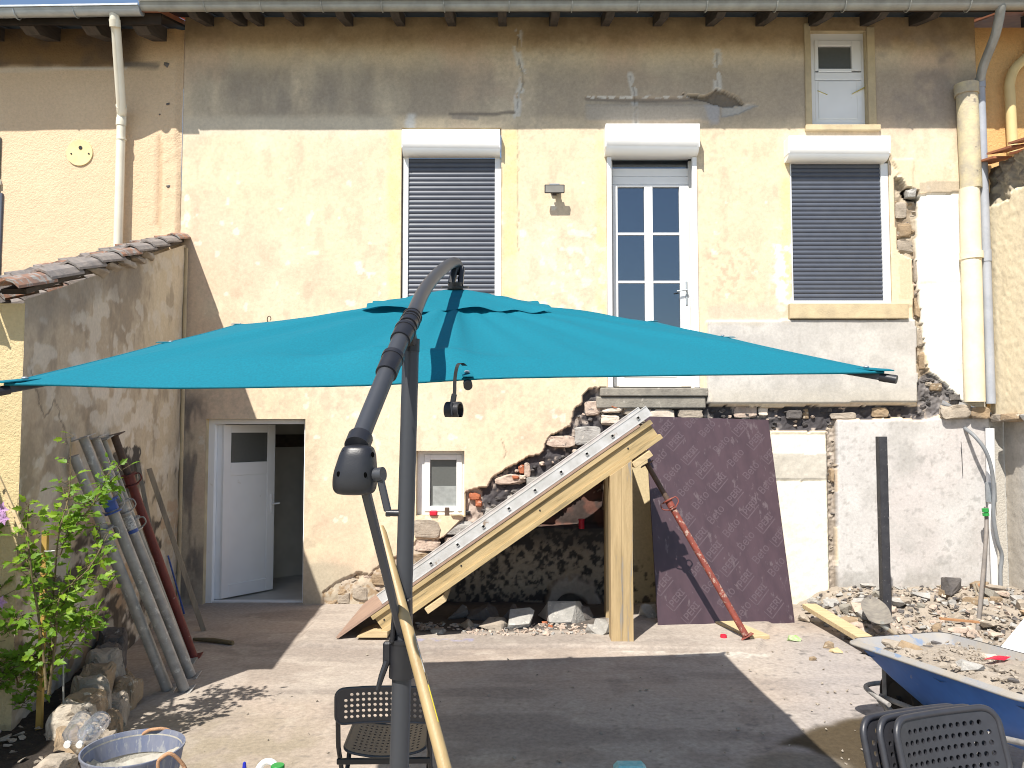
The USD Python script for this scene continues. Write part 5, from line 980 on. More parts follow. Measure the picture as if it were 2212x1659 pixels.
f_, t_ = lean((160, 985), (362, 1490)); prop('steel_prop', 'outermost galvanised steel prop leaning on the lean-to wall, nearest the planter', f_, t_, .70, M['galv'], M['galv'], group='steel props leaning together', cap=False)
f_, t_ = lean((180, 946), (399, 1492), .07); prop('steel_prop', 'galvanised steel prop with a blue collar among the leaning props', f_, t_, .76, M['galv'], M['galv'], group='steel props leaning together', collar='blue_collar')
f_, t_ = lean((206, 947), (413, 1462), .04); pr = prop('steel_prop', 'galvanised steel prop with a paper sticker near its top', f_, t_, .74, M['galv'], M['galv'], group='steel props leaning together')
kk = f_ + (t_ - f_) * .63; kd = (t_ - f_) / np.linalg.norm(t_ - f_); obj('sticker', [cyl(kk, kk + kd * .10, .0388, 18)], M['gold_card'], pr, smooth=40); obj('sticker', [cyl(kk - kd * .03, kk - kd * .004, .0388, 18)], M['blue_collar'], pr, smooth=40)
f_, t_ = lean((222, 950), (405, 1432), .03); prop('steel_prop', 'thin grey steel prop between the galvanised ones and the red one', f_, t_, .66, M['zinc_old'], M['zinc_old'], .031, .026, group='steel props leaning together')
f_, t_ = lean((247, 941), (418, 1420), .05); prop('steel_prop', 'dark red steel prop leaning at the right of the grey props', f_, t_, .83, M['dark_red'], M['rust'], r0=.034, r1=.028, group='steel props leaning together', collar='dark_red')
f_, t_ = lean((322, 1012), (440, 1363), .025); obj('wooden_batten', beam(f_, t_, .045, .022, (.5, -1, 0), .002), M['timber_grey'], label='grey wooden batten leaning on the wall left of the cellar door', cat='batten')
f_, t_ = lean((363, 1200), (398, 1326), .015); obj('blue_rod', cyl(f_, t_, .009, 8), M['blue_collar'], label='short blue rod leaning in the corner beside the cellar door', cat='rod')
f_, t_ = lean((298, 1000), (380, 1430), .03); obj('wooden_lath', beam(f_, t_, .035, .015, (.5, -1, 0), .002), M['timber_grey'], label='thin wooden lath standing behind the red prop', cat='lath')
f_ = G(1612, 1374, .04); t_ = P(1398, 1003, 7.42); prop('steel_prop', 'rusty red steel prop slanting in front of the purple panel', f_, t_, .78, M['red_prop'], M['rust'], collar='red_prop', r0=.029, r1=.024)
q0, q1 = G(1556, 1349), G(1648, 1392); dq = q1 - q0; obj('short_plank', beam(q0 + [0.03, .02, .02], G(1642, 1383) + [0, 0, .02], .20, .036, (0, 0, 1), .003), M['timber_new'], label='short yellow plank under the foot of the red prop', cat='plank')
obj('red_pot', [cyl(G(1563, 1382), G(1563, 1382) + [.0, 0, .045], .033, 16, .028), cyl(G(1560, 1383), G(1560, 1383) + [0, 0, .008], .045, 16)], M['red_plastic'], label='small red plastic pot on the slab before the purple panel', cat='pot')
q = G(1714, 1384); obj('green_wrapper', hull([q + v_ for v_ in np.array([(-.06, 0, .0), (-.03, .03, .04), (.03, .02, .045), (.07, -.01, .02), (.0, -.05, .01), (-.05, -.03, .02), (.05, -.04, .004)])]), M['leaf_litter'], label='crumpled green wrapper lying on the ground right of the plank', cat='wrapper')

# ------------------------------------------------------------------ black steel post in the rubble
b_ = G(1917, 1362); b_[2] = 0; tp = P(1906, 943, 7.45)
obj('steel_post', bx(G(1908, 1362)[0] - .0, 7.42, -.05, G(1926, 1362)[0], 7.50, tp[2], .004), M['steel_black'], label='square black steel post standing up from the rubble', cat='post')

# ------------------------------------------------------------------ floodlight on the wall
fl = thing('floodlight', 'black wall floodlight with motion sensor above the yard', 'floodlight', P(1204, 440, WALL))
y_ = WALL - .14; hd0 = P(1198, 408, y_)
Tf = axes(hd0, (1, 0, 0), (0, -.2, 1)); m = bx(-.108, -.045, -.02, .108, .045, .012, .006); m.apply_transform(Tf); obj('head', m, M['black_plastic'], fl)
m = bx(-.098, -.036, .011, .098, .036, .0135); m.apply_transform(Tf); obj('lamp_glass', m, M['lamp_face'], fl)
obj('heat_sink', bx(hd0[0] - .055, y_ + .0, hd0[2] + .045, hd0[0] + .055, y_ + .03, hd0[2] + .06, .003), M['zinc'], fl)
q = P(1199, 412, WALL)
obj('arm', [beam(hd0 + [.0, .015, -.01], hd0 + [.0, .06, -.05], .05, .03, (0, 1, 0), .004), beam(hd0 + [.0, .05, -.045], q + [0, -.03, 0], .028, .03, (0, 0, 1), .004)], M['black_plastic'], fl)
obj('wall_plate', bx(q[0] - .05, WALL - .04, q[2] - .035, q[0] + .05, WALL + .004, q[2] + .03, .006), M['black_plastic'], fl); obj('motion_sensor', bx(q[0] - .0, WALL - .07, q[2] - .045, q[0] + .045, WALL - .035, q[2] - .01, .008), M['black_plastic'], fl)
q = P(583, 690, WALL - .02); obj('wall_hook', tube(curve([q + [-.02, .03, -.03], q + [-.02, -.02, -.02], q + [-.015, -.03, .02], q + [.01, -.03, .03], q + [.02, -.03, 0], q + [.01, -.03, -.015]], 24), .005, 8), M['rust'], smooth=True, label='small rusty hook in the plaster just above the parasol', cat='hook')

# ------------------------------------------------------------------ stones and rubble
def stone(name, label, u, v, w_px, h_px, m, seed, box=.55, group=None, z=0.0, dscale=.9, Y=None):
    c = G(u, v, z); Y = c[1]; s = Y / F; sx, sz = w_px * s, h_px * s; k = rock(seed, (0, 0, 0), sx, sx * dscale, sz, rot=0, n=17, box=box) if sx < .12 else rock(seed, (0, 0, 0), sx, sx * dscale, sz, rot=0, n=13, box=.62).subdivide(); vv = np.array(k.vertices); vv[:, :2] *= (1.08 - .45 * vv[:, 2:3] / sz); k.vertices = vv; k.apply_translation(c + [0, sx * dscale * .4, sz * .46]); obj(name, k, M[m], label=label, cat='stone', group=group)
for i, (uu, vv, w_, h_, m_, l_) in enumerate([(1220, 1352, 92, 52, 'concrete', 'largest grey stone under the ramp, left of the post'), (1126, 1364, 62, 44, 'concrete', 'angular grey stone second from the post under the ramp'), (1067, 1367, 62, 28, 'stone_tan', 'flat crusted stone under the middle of the ramp'), (1042, 1345, 60, 36, 'stone_dark', 'dark square stone in the shade behind the flat crusted one'), (1097, 1352, 46, 46, 'stone_dark', 'upright dark slab of stone behind the angular grey stone'),
        (1300, 1377, 40, 40, 'concrete', 'grey chunk of concrete touching the left side of the post'), (1278, 1376, 24, 26, 'concrete', 'small grey chunk beside the post'), (1005, 1364, 34, 24, 'stone_tan', 'pointed grey stone low under the ramp'), (945, 1376, 34, 16, 'concrete', 'pale flat chip of concrete near the pole under the ramp'), (990, 1345, 40, 40, 'stone_dark', 'dark boulder deep in the shade under the ramp'), (1402, 1338, 34, 34, 'concrete', 'pale wedge of stone between the post and the purple panel'), (1262, 1345, 40, 34, 'stone_dark', 'dark stone under the plaster arch')]):
    stone('stone', l_, uu, vv, w_, h_, m_, 400 + i)
rg = np.random.default_rng(7); bits = []
for i in range(420):
    uu = rg.uniform(900, 1318); vv = 1352 + rg.uniform(0, 26) * (1 if uu > 1000 else .6); c = G(uu, vv); s_ = rg.uniform(.008, .034) * (1 if rg.random() < .8 else 1.7); bits.append(rock(2000 + i, c + [0, 0, s_ * .3 + .02], s_ * 1.3, s_, s_ * .8, n=9))
obj('rubble', bits[:300], M['ledge'], kind='stuff', label='pale mortar crumbs strewn along the foot of the ramp', cat='rubble'); obj('rubble', bits[300:], M['concrete'], kind='stuff', label='grey concrete crumbs strewn along the foot of the ramp', cat='rubble')
for i, (uu, vv) in enumerate([(1176, 1354), (1190, 1362)]): stone('brick_piece', f'{("larger", "smaller")[i]} orange brick fragment before the big grey stone', uu, vv, 16 - 4 * i, 12, 'brick', 440 + i)
# rubble bank at the foot of the grey wall
def bank(x, y): return .0 + .10 * np.clip((x - 2.95) / .5, 0, 1) * np.clip((y - 6.7) / .7, 0, 1) + .10 * np.clip((y - 7.4) / .8, 0, 1) * np.clip((x - 2.95) / .5, 0, 1)
BX, BY = np.meshgrid(np.arange(2.9, 5.45, .025), np.arange(6.1, 8.52, .025)); BZ = bank(BX, BY) - .02 + (meshkit.fbm(np.stack([BX * 7, BY * 7, 0 * BX], -1), 4, 3) - .5) * .12
obj('rubble_bank', (np.stack([BX, BY, BZ], -1).reshape(-1, 3), grid_faces(*BX.shape)), M['sand'], smooth=True, kind='stuff', label='bank of sandy demolition rubble at the foot of the grey wall', cat='rubble')
rg = np.random.default_rng(11); small = {'stone_tan': [], 'concrete': [], 'stone_dark': [], 'ledge': []}
for i in range(1300):
    x, y = rg.uniform(2.95, 5.3), rg.uniform(6.3, 8.4); s_ = rg.uniform(.012, .05)
    small[rg.choice(list(small), p=[.4, .25, .2, .15])].append(rock(3000 + i, (x, y, bank(x, y) + .0 + s_ * .15), s_ * 1.5, s_ * 1.2, s_ * .9, n=9))
for k_, v_ in small.items(): obj('rubble', v_, M[k_], kind='stuff', label={'stone_tan': 'small tan stones', 'concrete': 'small grey stones', 'stone_dark': 'small dark stones', 'ledge': 'small pale plaster bits'}[k_] + ' scattered over the rubble bank', cat='rubble')
big = 0; used = set()
for i in range(200):
    x, y = rg.uniform(3.0, 5.25), rg.uniform(6.35, 8.4); pu, pv = proj(x, y, bank(x, y))
    if pu > 2230 or (pu > 1840 and pv > 1400 and pu < 2212 and pv > 1362 + (pu - 1975) * .31): continue
    s_ = rg.uniform(.08, .17); mk, colr = (('stone_tan', 'tan'), ('concrete', 'grey'), ('stone_brown', 'brown'), ('concrete_old', 'dark grey'), ('ledge', 'pinkish'))[i % 5]
    where = 'left of the black post' if pu < 1895 else 'just right of the black post' if pu < 1985 else 'short of the upright dark block' if pu < 2050 else 'around the upright dark block' if pu < 2100 else 'beyond the slanting water pipe'
    depth = 'at the foot of the wall' if y > 7.9 else 'midway up the bank' if y > 7.2 else 'at the front of the bank'; flat = rg.uniform(.4, .75)
    lab = f"{'flat' if flat < .55 else 'chunky'} {colr} stone {depth}, {where}"
    if lab in used: continue
    used.add(lab); sh_ = rock(5000 + i, (x, y, bank(x, y) + s_ * .16), s_ * rg.uniform(1.1, 1.6), s_, s_ * flat, n=15, box=.5)
    obj('rubble_stone', sh_, M[mk], label=lab, cat='stone', group='broken stones on the rubble bank'); big += 1
    if big >= 46: break
q = P(2062, 1290, 8.0); k = rock(5301, (q[0], 8.05, .30), .15, .14, .20, rot=.2, n=22, box=.35); obj('rubble_stone', k, M['stone_dark'], label='dark rough block standing upright against the grey wall', cat='stone')
# plank, shovel
obj('plank', beam(G(1748, 1309, .14), G(1888, 1392, .10), .14, .045, (0, 0, 1), .003), M['timber_new'], label='yellowed plank lying at an angle on the rubble left of the shovel', cat='plank')
shv = thing('shovel', 'round pointed shovel with a dusty blade lying blade up on the rubble', 'shovel', G(1885, 1330, .2))
a_, b_ = G(1880, 1296, .26), G(1902, 1348, .19); ax_ = b_ - a_; La = np.linalg.norm(ax_); ax_ /= La; sx_ = np.cross(ax_, [0, 0, 1]); sx_ /= np.linalg.norm(sx_); nz_ = np.cross(sx_, ax_); V = []
R_, Cn = 12, 9
for i in range(R_):
    t_ = i / (R_ - 1); w_ = .115 * math.sqrt(max(0, 1 - (1 - min(1, t_ * 1.9)) ** 2)) if t_ < .53 else .115 * (1 - .15 * (t_ - .53) / .47)
    for j in range(Cn): c_ = -1 + 2 * j / (Cn - 1); V.append(a_ + ax_ * t_ * La * 1.05 + sx_ * c_ * max(w_, .01) + nz_ * (.03 * c_ * c_ + .02 * (t_ - .3) ** 2))
V = np.array(V); Fc = grid_faces(R_, Cn); V2 = np.vstack([V, V - nz_ * .004]); obj('blade', (V2, np.vstack([Fc, Fc[:, ::-1] + len(V)])), mat('shovel_steel', (.36, .33, .28), (.24, .22, .2), 14, .55, .2, 60, .4), shv, smooth=True)
he = G(1945, 1378, .08); obj('socket', tube([b_ + nz_ * .01, b_ + (he - b_) * .35], [.026, .02], 12), M['zinc_old'], shv, smooth=True); obj('shaft', tube([b_ + (he - b_) * .3, he, he + (he - b_) * 1.2], .018, 12), M['timber_grey'], shv, smooth=True)
obj('lath_piece', beam(G(2030, 1336, .24), G(2115, 1344, .22), .04, .015, (0, 0, 1)), M['rusty_board'], label='thin brown lath lying across the rubble bank', cat='lath')
obj('leaning_board', hull([P(2112, 1262, 8.2), P(2120, 1258, 8.24), P(2166, 1316, 7.95), P(2150, 1300, 7.9), P(2116, 1268, 8.15), P(2160, 1318, 8.0)]), M['rusty_board'], label='splintered brown board leaning in the right corner', cat='board')
for i, (a, b) in enumerate((((2103, 1262), (2116, 1302)), ((2108, 1260), (2126, 1300)))): obj('thin_stick', beam(P(*a, 8.22), P(*b, 8.05), .02, .012, (0, -1, 0)), M['timber_grey'], label=f'{("left", "right")[i]} of two thin sticks leaning beside the brown board', cat='stick')
# conduits in the corner
Yk = WALL - .07
wp = thing('waste_pipe', 'white plastic pipe rising in the corner below the stone ledge', 'pipe', P(2140, 1330, Yk))
obj('tube', tube([P(2138, 925, Yk), P(2142, 1085, Yk)], .045, 16), M['pvc'], wp, smooth=40); obj('tube', tube([P(2142, 1085, Yk), P(2152, 1335, Yk)], .036, 16), M['pvc'], wp, smooth=40); obj('socket', cyl(P(2140, 1042, Yk), P(2142, 1084, Yk), .052, 16), M['zinc'], wp, smooth=40)
obj('conduit', tube(curve([P(2083, 924, WALL - .0), P(2088, 928, WALL - .05), P(2106, 943, WALL - .16), P(2128, 972, WALL - .22), P(2141, 1010, WALL - .22), P(2147, 1060, WALL - .2), P(2146, 1115, WALL - .2), P(2155, 1170, WALL - .18), P(2164, 1200, WALL - .16), P(2161, 1240, WALL - .16), P(2164, 1318, WALL - .2)], 80), .020, 12), M['wet_tube'], smooth=True, label='curved grey conduit hanging out of the grey wall', cat='conduit')
ho = thing('water_pipe', 'thin grey water pipe with green fitting slanting into the rubble', 'pipe', G(2109, 1398, .0))
obj('tube', tube(curve([P(2130, 1095, 8.30), P(2131, 1130, 8.28), P(2128, 1190, 8.1), P(2118, 1300, 7.6), P(2109, 1396, 7.1)], 30), .020, 12), M['dusty_pipe'], ho, smooth=True); obj('fitting', [cyl(P(2128, 1098, 8.28), P(2129, 1106, 8.28), .032, 12), cyl(P(2129, 1108, 8.28), P(2130, 1114, 8.28), .032, 12)], M['green_plastic'], ho, smooth=30)
obj('wire', tube([P(2076, 954, WALL - .06), P(2078, 985, WALL - .05), P(2080, 1028, WALL - .04)], .003, 6), M['black_matte'], label='short black wire sticking out of the grey wall', cat='wire')
obj('white_board', hull([P(2150, 1412, 5.75), P(2215, 1332, 6.5), P(2330, 1350, 6.4), P(2330, 1480, 5.6), P(2150, 1413, 5.78), P(2215, 1333, 6.53), P(2330, 1481, 5.63)]), M['white_board'], label='white board lying behind the wheelbarrow at the right edge', cat='board')

# ------------------------------------------------------------------ wheelbarrow with its load
wbx = np.array([.24, -.97, 0]); wbx /= np.linalg.norm(wbx); wby = np.array([.97, .24, 0]); wby /= np.linalg.norm(wby); wo = np.array([2.13, 5.06, 0])
def WB(l, w, z): return wo + wbx * l + wby * w + np.array([0, 0, z])
wb = thing('wheelbarrow', 'blue wheelbarrow with a dusty tray at the right edge', 'wheelbarrow', WB(.3, .33, 0))
Lw, Ww = 1.36, .70
def loop(l0, l1, w0, w1, z0, z1, c, n_=7):
    pts = []
    for (cl, cw, a0) in ((l0 + c[0], w0 + c[0], math.pi), (l1 - c[1], w0 + c[1], 1.5 * math.pi), (l1 - c[1], w1 - c[1], 0), (l0 + c[0], w1 - c[0], .5 * math.pi)):
        cc_ = c[0] if cl == l0 + c[0] else c[1]
        for a in np.linspace(a0, a0 + math.pi / 2, n_): pts.append((cl + cc_ * math.cos(a), cw + cc_ * math.sin(a)))
    return np.array([WB(p[0], p[1], z0 + (z1 - z0) * np.clip((p[0] - l0) / (l1 - l0), 0, 1)) for p in pts])
r0 = loop(-.022, Lw + .012, -.022, Ww + .022, .535, .60, (.10, .17)); r1 = loop(0, Lw, 0, Ww, .545, .605, (.08, .15)); r2 = loop(.20, Lw - .10, .09, Ww - .09, .38, .42, (.08, .13)); r3 = loop(.42, Lw - .2, .17, Ww - .17, .255, .275, (.06, .1))
k = len(r1); V = np.vstack([r0, r1, r2, r3, r3.mean(0)[None]]); Fc = []
for a in range(3):
    for j in range(k): A, B = a * k + j, a * k + (j + 1) % k; Fc += [[A, B, B + k], [A, B + k, A + k]]
for j in range(k): Fc.append([3 * k + j, 3 * k + (j + 1) % k, 4 * k])
inner = np.vstack([V[k:2 * k], V[2 * k:3 * k], V[3 * k:4 * k], V[4 * k:]]) + np.array([0, 0, .008])
obj('tray', (V, np.array(Fc)), M['blue_barrow'], wb, smooth=40)
Fi = [];
for a in range(2):
    for j in range(k): A, B = a * k + j, a * k + (j + 1) % k; Fi += [[A, B, B + k], [A, B + k, A + k]]
for j in range(k): Fi.append([2 * k + j, 2 * k + (j + 1) % k, 3 * k])
obj('tray_inside', (inner, np.array(Fi)), M['dusty_blue'], wb, smooth=40)
lipv = np.vstack([r0 + [0, 0, .004], r1 + [0, 0, .012]]); Fl = []
for j in range(k): A, B = j, (j + 1) % k; Fl += [[A, B, B + k], [A, B + k, A + k]]
obj('rim', (lipv, np.array(Fl)), M['dusty_blue'], wb, smooth=40); obj('rim_bead', tube(np.vstack([r0, r0[:1]]) - [0, 0, .004], .009, 8), M['dusty_blue'], wb, smooth=True)
wc = WB(.10, .30, .185)
wh = sub(wb, 'wheel'); ty = []
a = np.linspace(0, 2 * np.pi, 40); obj('tyre', tube([wc + .145 * (math.cos(t) * wbx + math.sin(t) * np.array([0, 0, 1])) for t in a], .04, 12), M['tyre'], wh, smooth=True)
obj('rim_disc', [cyl(wc - wby * .02, wc - wby * .016, .11, 24), cyl(wc - wby * .05, wc + wby * .05, .022, 14)], M['tyre'], wh, smooth=30)
frame = []
for w_ in (.16, .46):
    frame.append(tube(curve([WB(.05, w_ + (.02 if w_ < .3 else -.02), .20), WB(.5, w_, .235), WB(1.1, w_ - (.1 if w_ < .3 else -.1), .34), WB(1.75, w_ - (.16 if w_ < .3 else -.16), .50)], 20), .0155, 10))
obj('frame', frame, M['dusty_tube'], wb, smooth=True)
obj('bumper', tube(curve([WB(.20, .12, .20), WB(.06, .13, .21), WB(-.10, .19, .21), WB(-.14, .31, .21), WB(-.10, .43, .21), WB(.06, .49, .21), WB(.2, .48, .2)], 40), .015, 10), M['dusty_tube'], wb, smooth=True)
obj('strut', beam(WB(.10, .17, .2), WB(.16, .12, .45), .006, .025, wby), M['dusty_tube'], wb); obj('strut', beam(WB(.10, .45, .2), WB(.16, .55, .45), .006, .025, wby), M['dusty_tube'], wb); obj('axle_clamp', beam(WB(.06, .16, .19), WB(.12, .20, .12), .03, .03, wby), M['dusty_tube'], wb)
for w_ in (.1, .56): obj('leg', tube(curve([WB(.85, w_, .28), WB(.92, w_ - .02, .05), WB(.98, w_ - .02, .015), WB(1.12, w_ - .01, .02), WB(1.2, w_, .36)], 24), .0145, 10), M['dusty_tube'], wb, smooth=True)
for w_ in (-.01, .66): obj('grip', tube([WB(1.66, w_, .48), WB(1.82, w_ - .01, .53)], .019, 10), M['black_plastic'], wb, smooth=True)
n = 60; s_, t_ = np.meshgrid(np.linspace(.05, Lw - .05, n), np.linspace(.03, Ww - .03, n)); e_ = np.minimum(np.minimum((s_ - .05) / .25, (Lw - .05 - s_) / .15), np.minimum((t_ - .03), (Ww - .03 - t_)) / .16); e_ = np.clip(e_, 0, 1)
hh = .490 + .045 * s_ + .05 * sm(e_, 0, 1) + (meshkit.fbm(np.stack([s_ * 7, t_ * 7, 0 * s_], -1), 4, 4) - .5) * .07
obj('sand_load', (WB(0, 0, 0) + (s_.ravel()[:, None] * wbx + t_.ravel()[:, None] * wby) + hh.ravel()[:, None] * np.array([0, 0, 1]), grid_faces(n, n)[:, ::-1]), M['sand'], smooth=True, kind='stuff', label='heap of sandy rubble filling the wheelbarrow tray', cat='rubble')
rg = np.random.default_rng(23)
def load_z(l, w): return .490 + .045 * l + .05 + .0
bits = []
for i in range(260):
    l, w = rg.uniform(.2, Lw - .15), rg.uniform(.1, Ww - .1); z_ = rg.uniform(.008, .026); bits.append(rock(6000 + i, WB(l, w, load_z(l, w) + z_ * .1), z_ * 1.5, z_ * 1.2, z_, n=9))
obj('gravel', bits, M['stone_tan'], kind='stuff', label='gravel and grit on the wheelbarrow load', cat='gravel')
for i, (l, w, s1_, m_, l_) in enumerate([(.28, .22, .13, 'stone_brown', 'long brown stone at the nose end of the wheelbarrow load'), (.30, .33, .055, 'stone_dark', 'small black pebble beside the long brown stone'), (.22, .46, .05, 'stone_dark', 'dark pebble near the far rim of the wheelbarrow'), (.75, .20, .12, 'concrete', 'dusty grey stone at the middle of the wheelbarrow load'), (1.0, .52, .05, 'stone_dark', 'flat grey pebble near the far rear of the load'), (1.05, .60, .055, 'stone_dark', 'darker flat pebble near the far rear rim'), (1.02, .2, .05, 'stone_dark', 'round black pebble in the gravel at the rear of the load'), (1.12, .24, .06, 'stone_tan', 'tan chip in the gravel at the rear of the load'), (.17, .17, .09, 'stone_tan', 'clod of tan rubble at the nose of the wheelbarrow'), (.62, .46, .09, 'plaster_chunk', 'pale clod behind the red scrap in the wheelbarrow'), (1.18, .34, .05, 'brick', 'brick chip at the rear of the wheelbarrow load')]):
    obj('load_stone', rock(6500 + i, WB(l, w, load_z(l, w) + s1_ * .08), s1_ * 1.25, s1_ * .75, s1_ * .5, rot=-.9, n=16, box=.7), M[m_], label=l_, cat='stone')
q = WB(.70, .42, load_z(.7, .42) + .02); obj('red_scrap', hull([q + wbx * a + wby * b + [0, 0, c] for a, b, c in ((-.02, -.07, 0), (.02, -.05, .012), (-.01, .0, .018), (.025, .03, .0), (-.015, .075, .008), (.02, .08, .015), (0, .02, .02))]), M['red_plastic'], label='torn scrap of red plastic on the wheelbarrow load', cat='scrap')

# ------------------------------------------------------------------ planter: stones, soil, shrub
SX, SY = np.meshgrid(np.linspace(-4.3, -1.9, 90), np.linspace(2.6, 6.2, 130)); SZ = .17 + (meshkit.fbm(np.stack([SX * 5, SY * 5, 0 * SX], -1), 4, 6) - .5) * .12
edge_x = np.interp(SY, [2.6, 3.75, 4.0, 4.3, 5.0, 6.0, 6.2], [-2.75, -2.62, -2.42, -2.34, -2.64, -2.99, -3.06]); SZ = np.where(SX > edge_x, -.08, SZ)
obj('planter_soil', (np.stack([np.minimum(SX, edge_x + .02), SY, SZ], -1).reshape(-1, 3), grid_faces(*SX.shape)), M['soil'], smooth=True, kind='structure', label='dark soil of the planting bed along the lean-to')
pw_ = thing('planter_wall', 'crumbling dry stone edging around the planting bed at lower left', 'low wall', (-2.5, 4.9, 0))
edging = [(-2.98, 5.95, .20, .26, .42, 'stone_dark'), (-2.88, 5.72, .20, .26, .38, 'stone_dark'), (-2.80, 5.50, .21, .28, .40, 'stone_tan'), (-2.72, 5.26, .20, .28, .36, 'stone_brown'), (-2.64, 5.04, .22, .28, .37, 'stone_tan'), (-2.56, 4.80, .20, .28, .33, 'stone_brown'), (-2.48, 4.56, .24, .28, .36, 'stone_pale'), (-2.38, 4.34, .20, .26, .30, 'stone_brown'), (-2.34, 4.14, .22, .24, .24, 'stone_tan'), (-2.42, 3.94, .28, .22, .20, 'stone_brown'), (-2.58, 3.80, .30, .22, .19, 'stone_tan'),
    (-2.62, 5.44, .16, .26, .24, 'stone_brown'), (-2.54, 5.14, .15, .24, .22, 'stone_tan'), (-2.44, 4.86, .15, .24, .20, 'stone_brown'), (-2.34, 4.58, .14, .22, .20, 'stone_tan'), (-2.24, 4.32, .14, .22, .16, 'stone_brown'), (-2.76, 5.70, .14, .2, .2, 'stone_brown')]
for i, (x, y, sx_, sy_, sz_, m_) in enumerate(edging):
    k = rough_rock(700 + i, sx_ * 1.12, sy_ * 1.12, sz_ * 1.1, .5, .30, 8); k.apply_transform(trimesh.transformations.rotation_matrix(.32 + .3 * math.sin(i * 2.1), [0, 0, 1])); k.apply_translation((x, y, sz_ / 2 - .04)); obj('stone', k, M[m_], pw_)
rg = np.random.default_rng(31); lit = []
for i in range(90):
    x, y = rg.uniform(-3.1, -2.3), rg.uniform(3.2, 4.6); s_ = rg.uniform(.012, .05); lit.append(rock(7000 + i, (x, y, .19), s_ * 1.8, s_, s_ * .5, n=8))
obj('litter', lit, M['stone_tan'], kind='stuff', label='chips and dry litter scattered on the dark soil', cat='litter')
for i, (a, b, l_) in enumerate((((182, 1490), (150, 1555), 'left of two crushed clear plastic bottles on the soil'), ((222, 1505), (178, 1545), 'right of two crushed clear plastic bottles against the stone edging'))):
    p0, p1 = P(*a, 4.42), P(*b, 4.2); p0[2] = .29; p1[2] = .25; d = p1 - p0
    t = thing('plastic_bottle', l_, 'bottle', p0); obj('body', tube([p0 + d * q for q in (0, .04, .2, .24, .28, .45, .49, .53, .75, .9, .96, 1.08)], np.array([.02, .052, .054, .048, .054, .053, .046, .053, .053, .03, .016, .015]), 18), M['bottle'], t, smooth=True); obj('bottle_cap', cyl(p0 + d * 1.06, p0 + d * 1.13, .017, 12), M['white_board'], t)
# shrub
sh = thing('shrub', 'leafy green hibiscus shrub catching sun in front of the steel props', 'shrub', (-2.62, 4.55, .17))
rg = np.random.default_rng(5)
stems = [[(105, 1500), (108, 1390), (118, 1250), (128, 1150), (150, 1060), (152, 945)], [(105, 1500), (120, 1380), (130, 1290), (190, 1230), (236, 1150)], [(108, 1480), (122, 1330), (165, 1250), (215, 1200), (215, 1135)], [(100, 1490), (90, 1380), (66, 1220), (60, 1140), (62, 1088)], [(110, 1400), (150, 1290), (175, 1265), (235, 1262)], [(112, 1450), (150, 1400), (185, 1350), (200, 1318)], [(128, 1150), (175, 1100), (215, 1065), (258, 1020)], [(118, 1250), (70, 1200), (20, 1180), (-20, 1150)], [(108, 1400), (60, 1330), (30, 1350), (10, 1370)], [(130, 1170), (200, 1090), (240, 1010)], [(100, 1420), (50, 1420), (40, 1460)], [(130, 1200), (150, 1130), (135, 1050)], [(118, 1300), (80, 1250), (50, 1200)], [(60, 1150), (20, 1120), (0, 1100)], [(40, 1480), (20, 1400), (-10, 1300), (-30, 1180)], [(-60, 1500), (-50, 1400), (-20, 1320), (10, 1240)], [(-60, 1480), (-70, 1300), (-60, 1150), (-40, 1060)], [(90, 1500), (70, 1440), (30, 1420), (0, 1440)], [(110, 1500), (90, 1450), (60, 1500), (45, 1530)], [(-40, 1500), (0, 1470), (40, 1450)], [(130, 1290), (170, 1330), (190, 1360)], [(120, 1380), (100, 1320), (80, 1300)]]
leafpts = []
lobes = [(0, 0), (.18, .10), (.30, .34), (.20, .40), (.34, .62), (.16, .62), (.12, .82), (0, 1.0), (-.12, .80), (-.16, .62), (-.34, .60), (-.20, .40), (-.30, .34), (-.18, .10)]
def leaf_mesh(o, d, n_, size, fold):
    d = d / np.linalg.norm(d); s_ = np.cross(d, n_); s_ /= np.linalg.norm(s_); n_ = np.cross(s_, d)
    pts = [o + size * (d * y + s_ * x + n_ * (fold * abs(x) - .25 * y * y)) for x, y in lobes]; mid = [o + size * (d * y + n_ * (-.25 * y * y)) for y in (.35, .62)]
    V = pts + mid; a, b = 14, 15
    Fc = [[0, 1, a], [1, 2, a], [2, 3, a], [3, 4, b], [3, b, a], [4, 5, b], [5, 6, b], [6, 7, b], [7, 8, b], [8, 9, b], [9, 10, b], [10, 11, b], [11, a, b], [11, 12, a], [12, 13, a], [13, 0, a]]
    return trimesh.Trimesh(V, Fc, process=False)
nleaf, rest = 0, []
allst = []
for i, st in enumerate(stems):
    Y0 = 4.5 + rg.uniform(-.12, .2); pts = curve([P(a, b, Y0 + .12 * j * rg.uniform(-1, 1) * .6) for j, (a, b) in enumerate(st)], 26)
    rr = np.linspace(.008 if i < 4 else .0045, .002, len(pts)); allst.append(tube(pts, rr, 7))
    for j in range(2 if i > 1 else 6, len(pts)):
        tfrac = j / len(pts)
        for k_ in range(3 if tfrac > .25 else 2):
            if rg.random() < .18: continue
            d = rg.normal(size=3) * [1, 1, .45] + [0, -.15, .25]; n_ = np.array([-.2, -.75, .8]) + rg.normal(size=3) * .5; o = pts[j] + rg.normal(size=3) * .02
            pet = o + d / np.linalg.norm(d) * rg.uniform(.015, .065); size = rg.uniform(.04, .078) * (1.0 if tfrac < .85 else .7)
            lm = leaf_mesh(pet, d, n_, size, rg.uniform(.05, .5)); allst.append(tube([o, pet], .0015, 4))
            if nleaf < 300: obj('leaf', lm, M['leaf' if rg.random() < .55 else 'leaf2'], sh); nleaf += 1
            else: rest.append(lm)
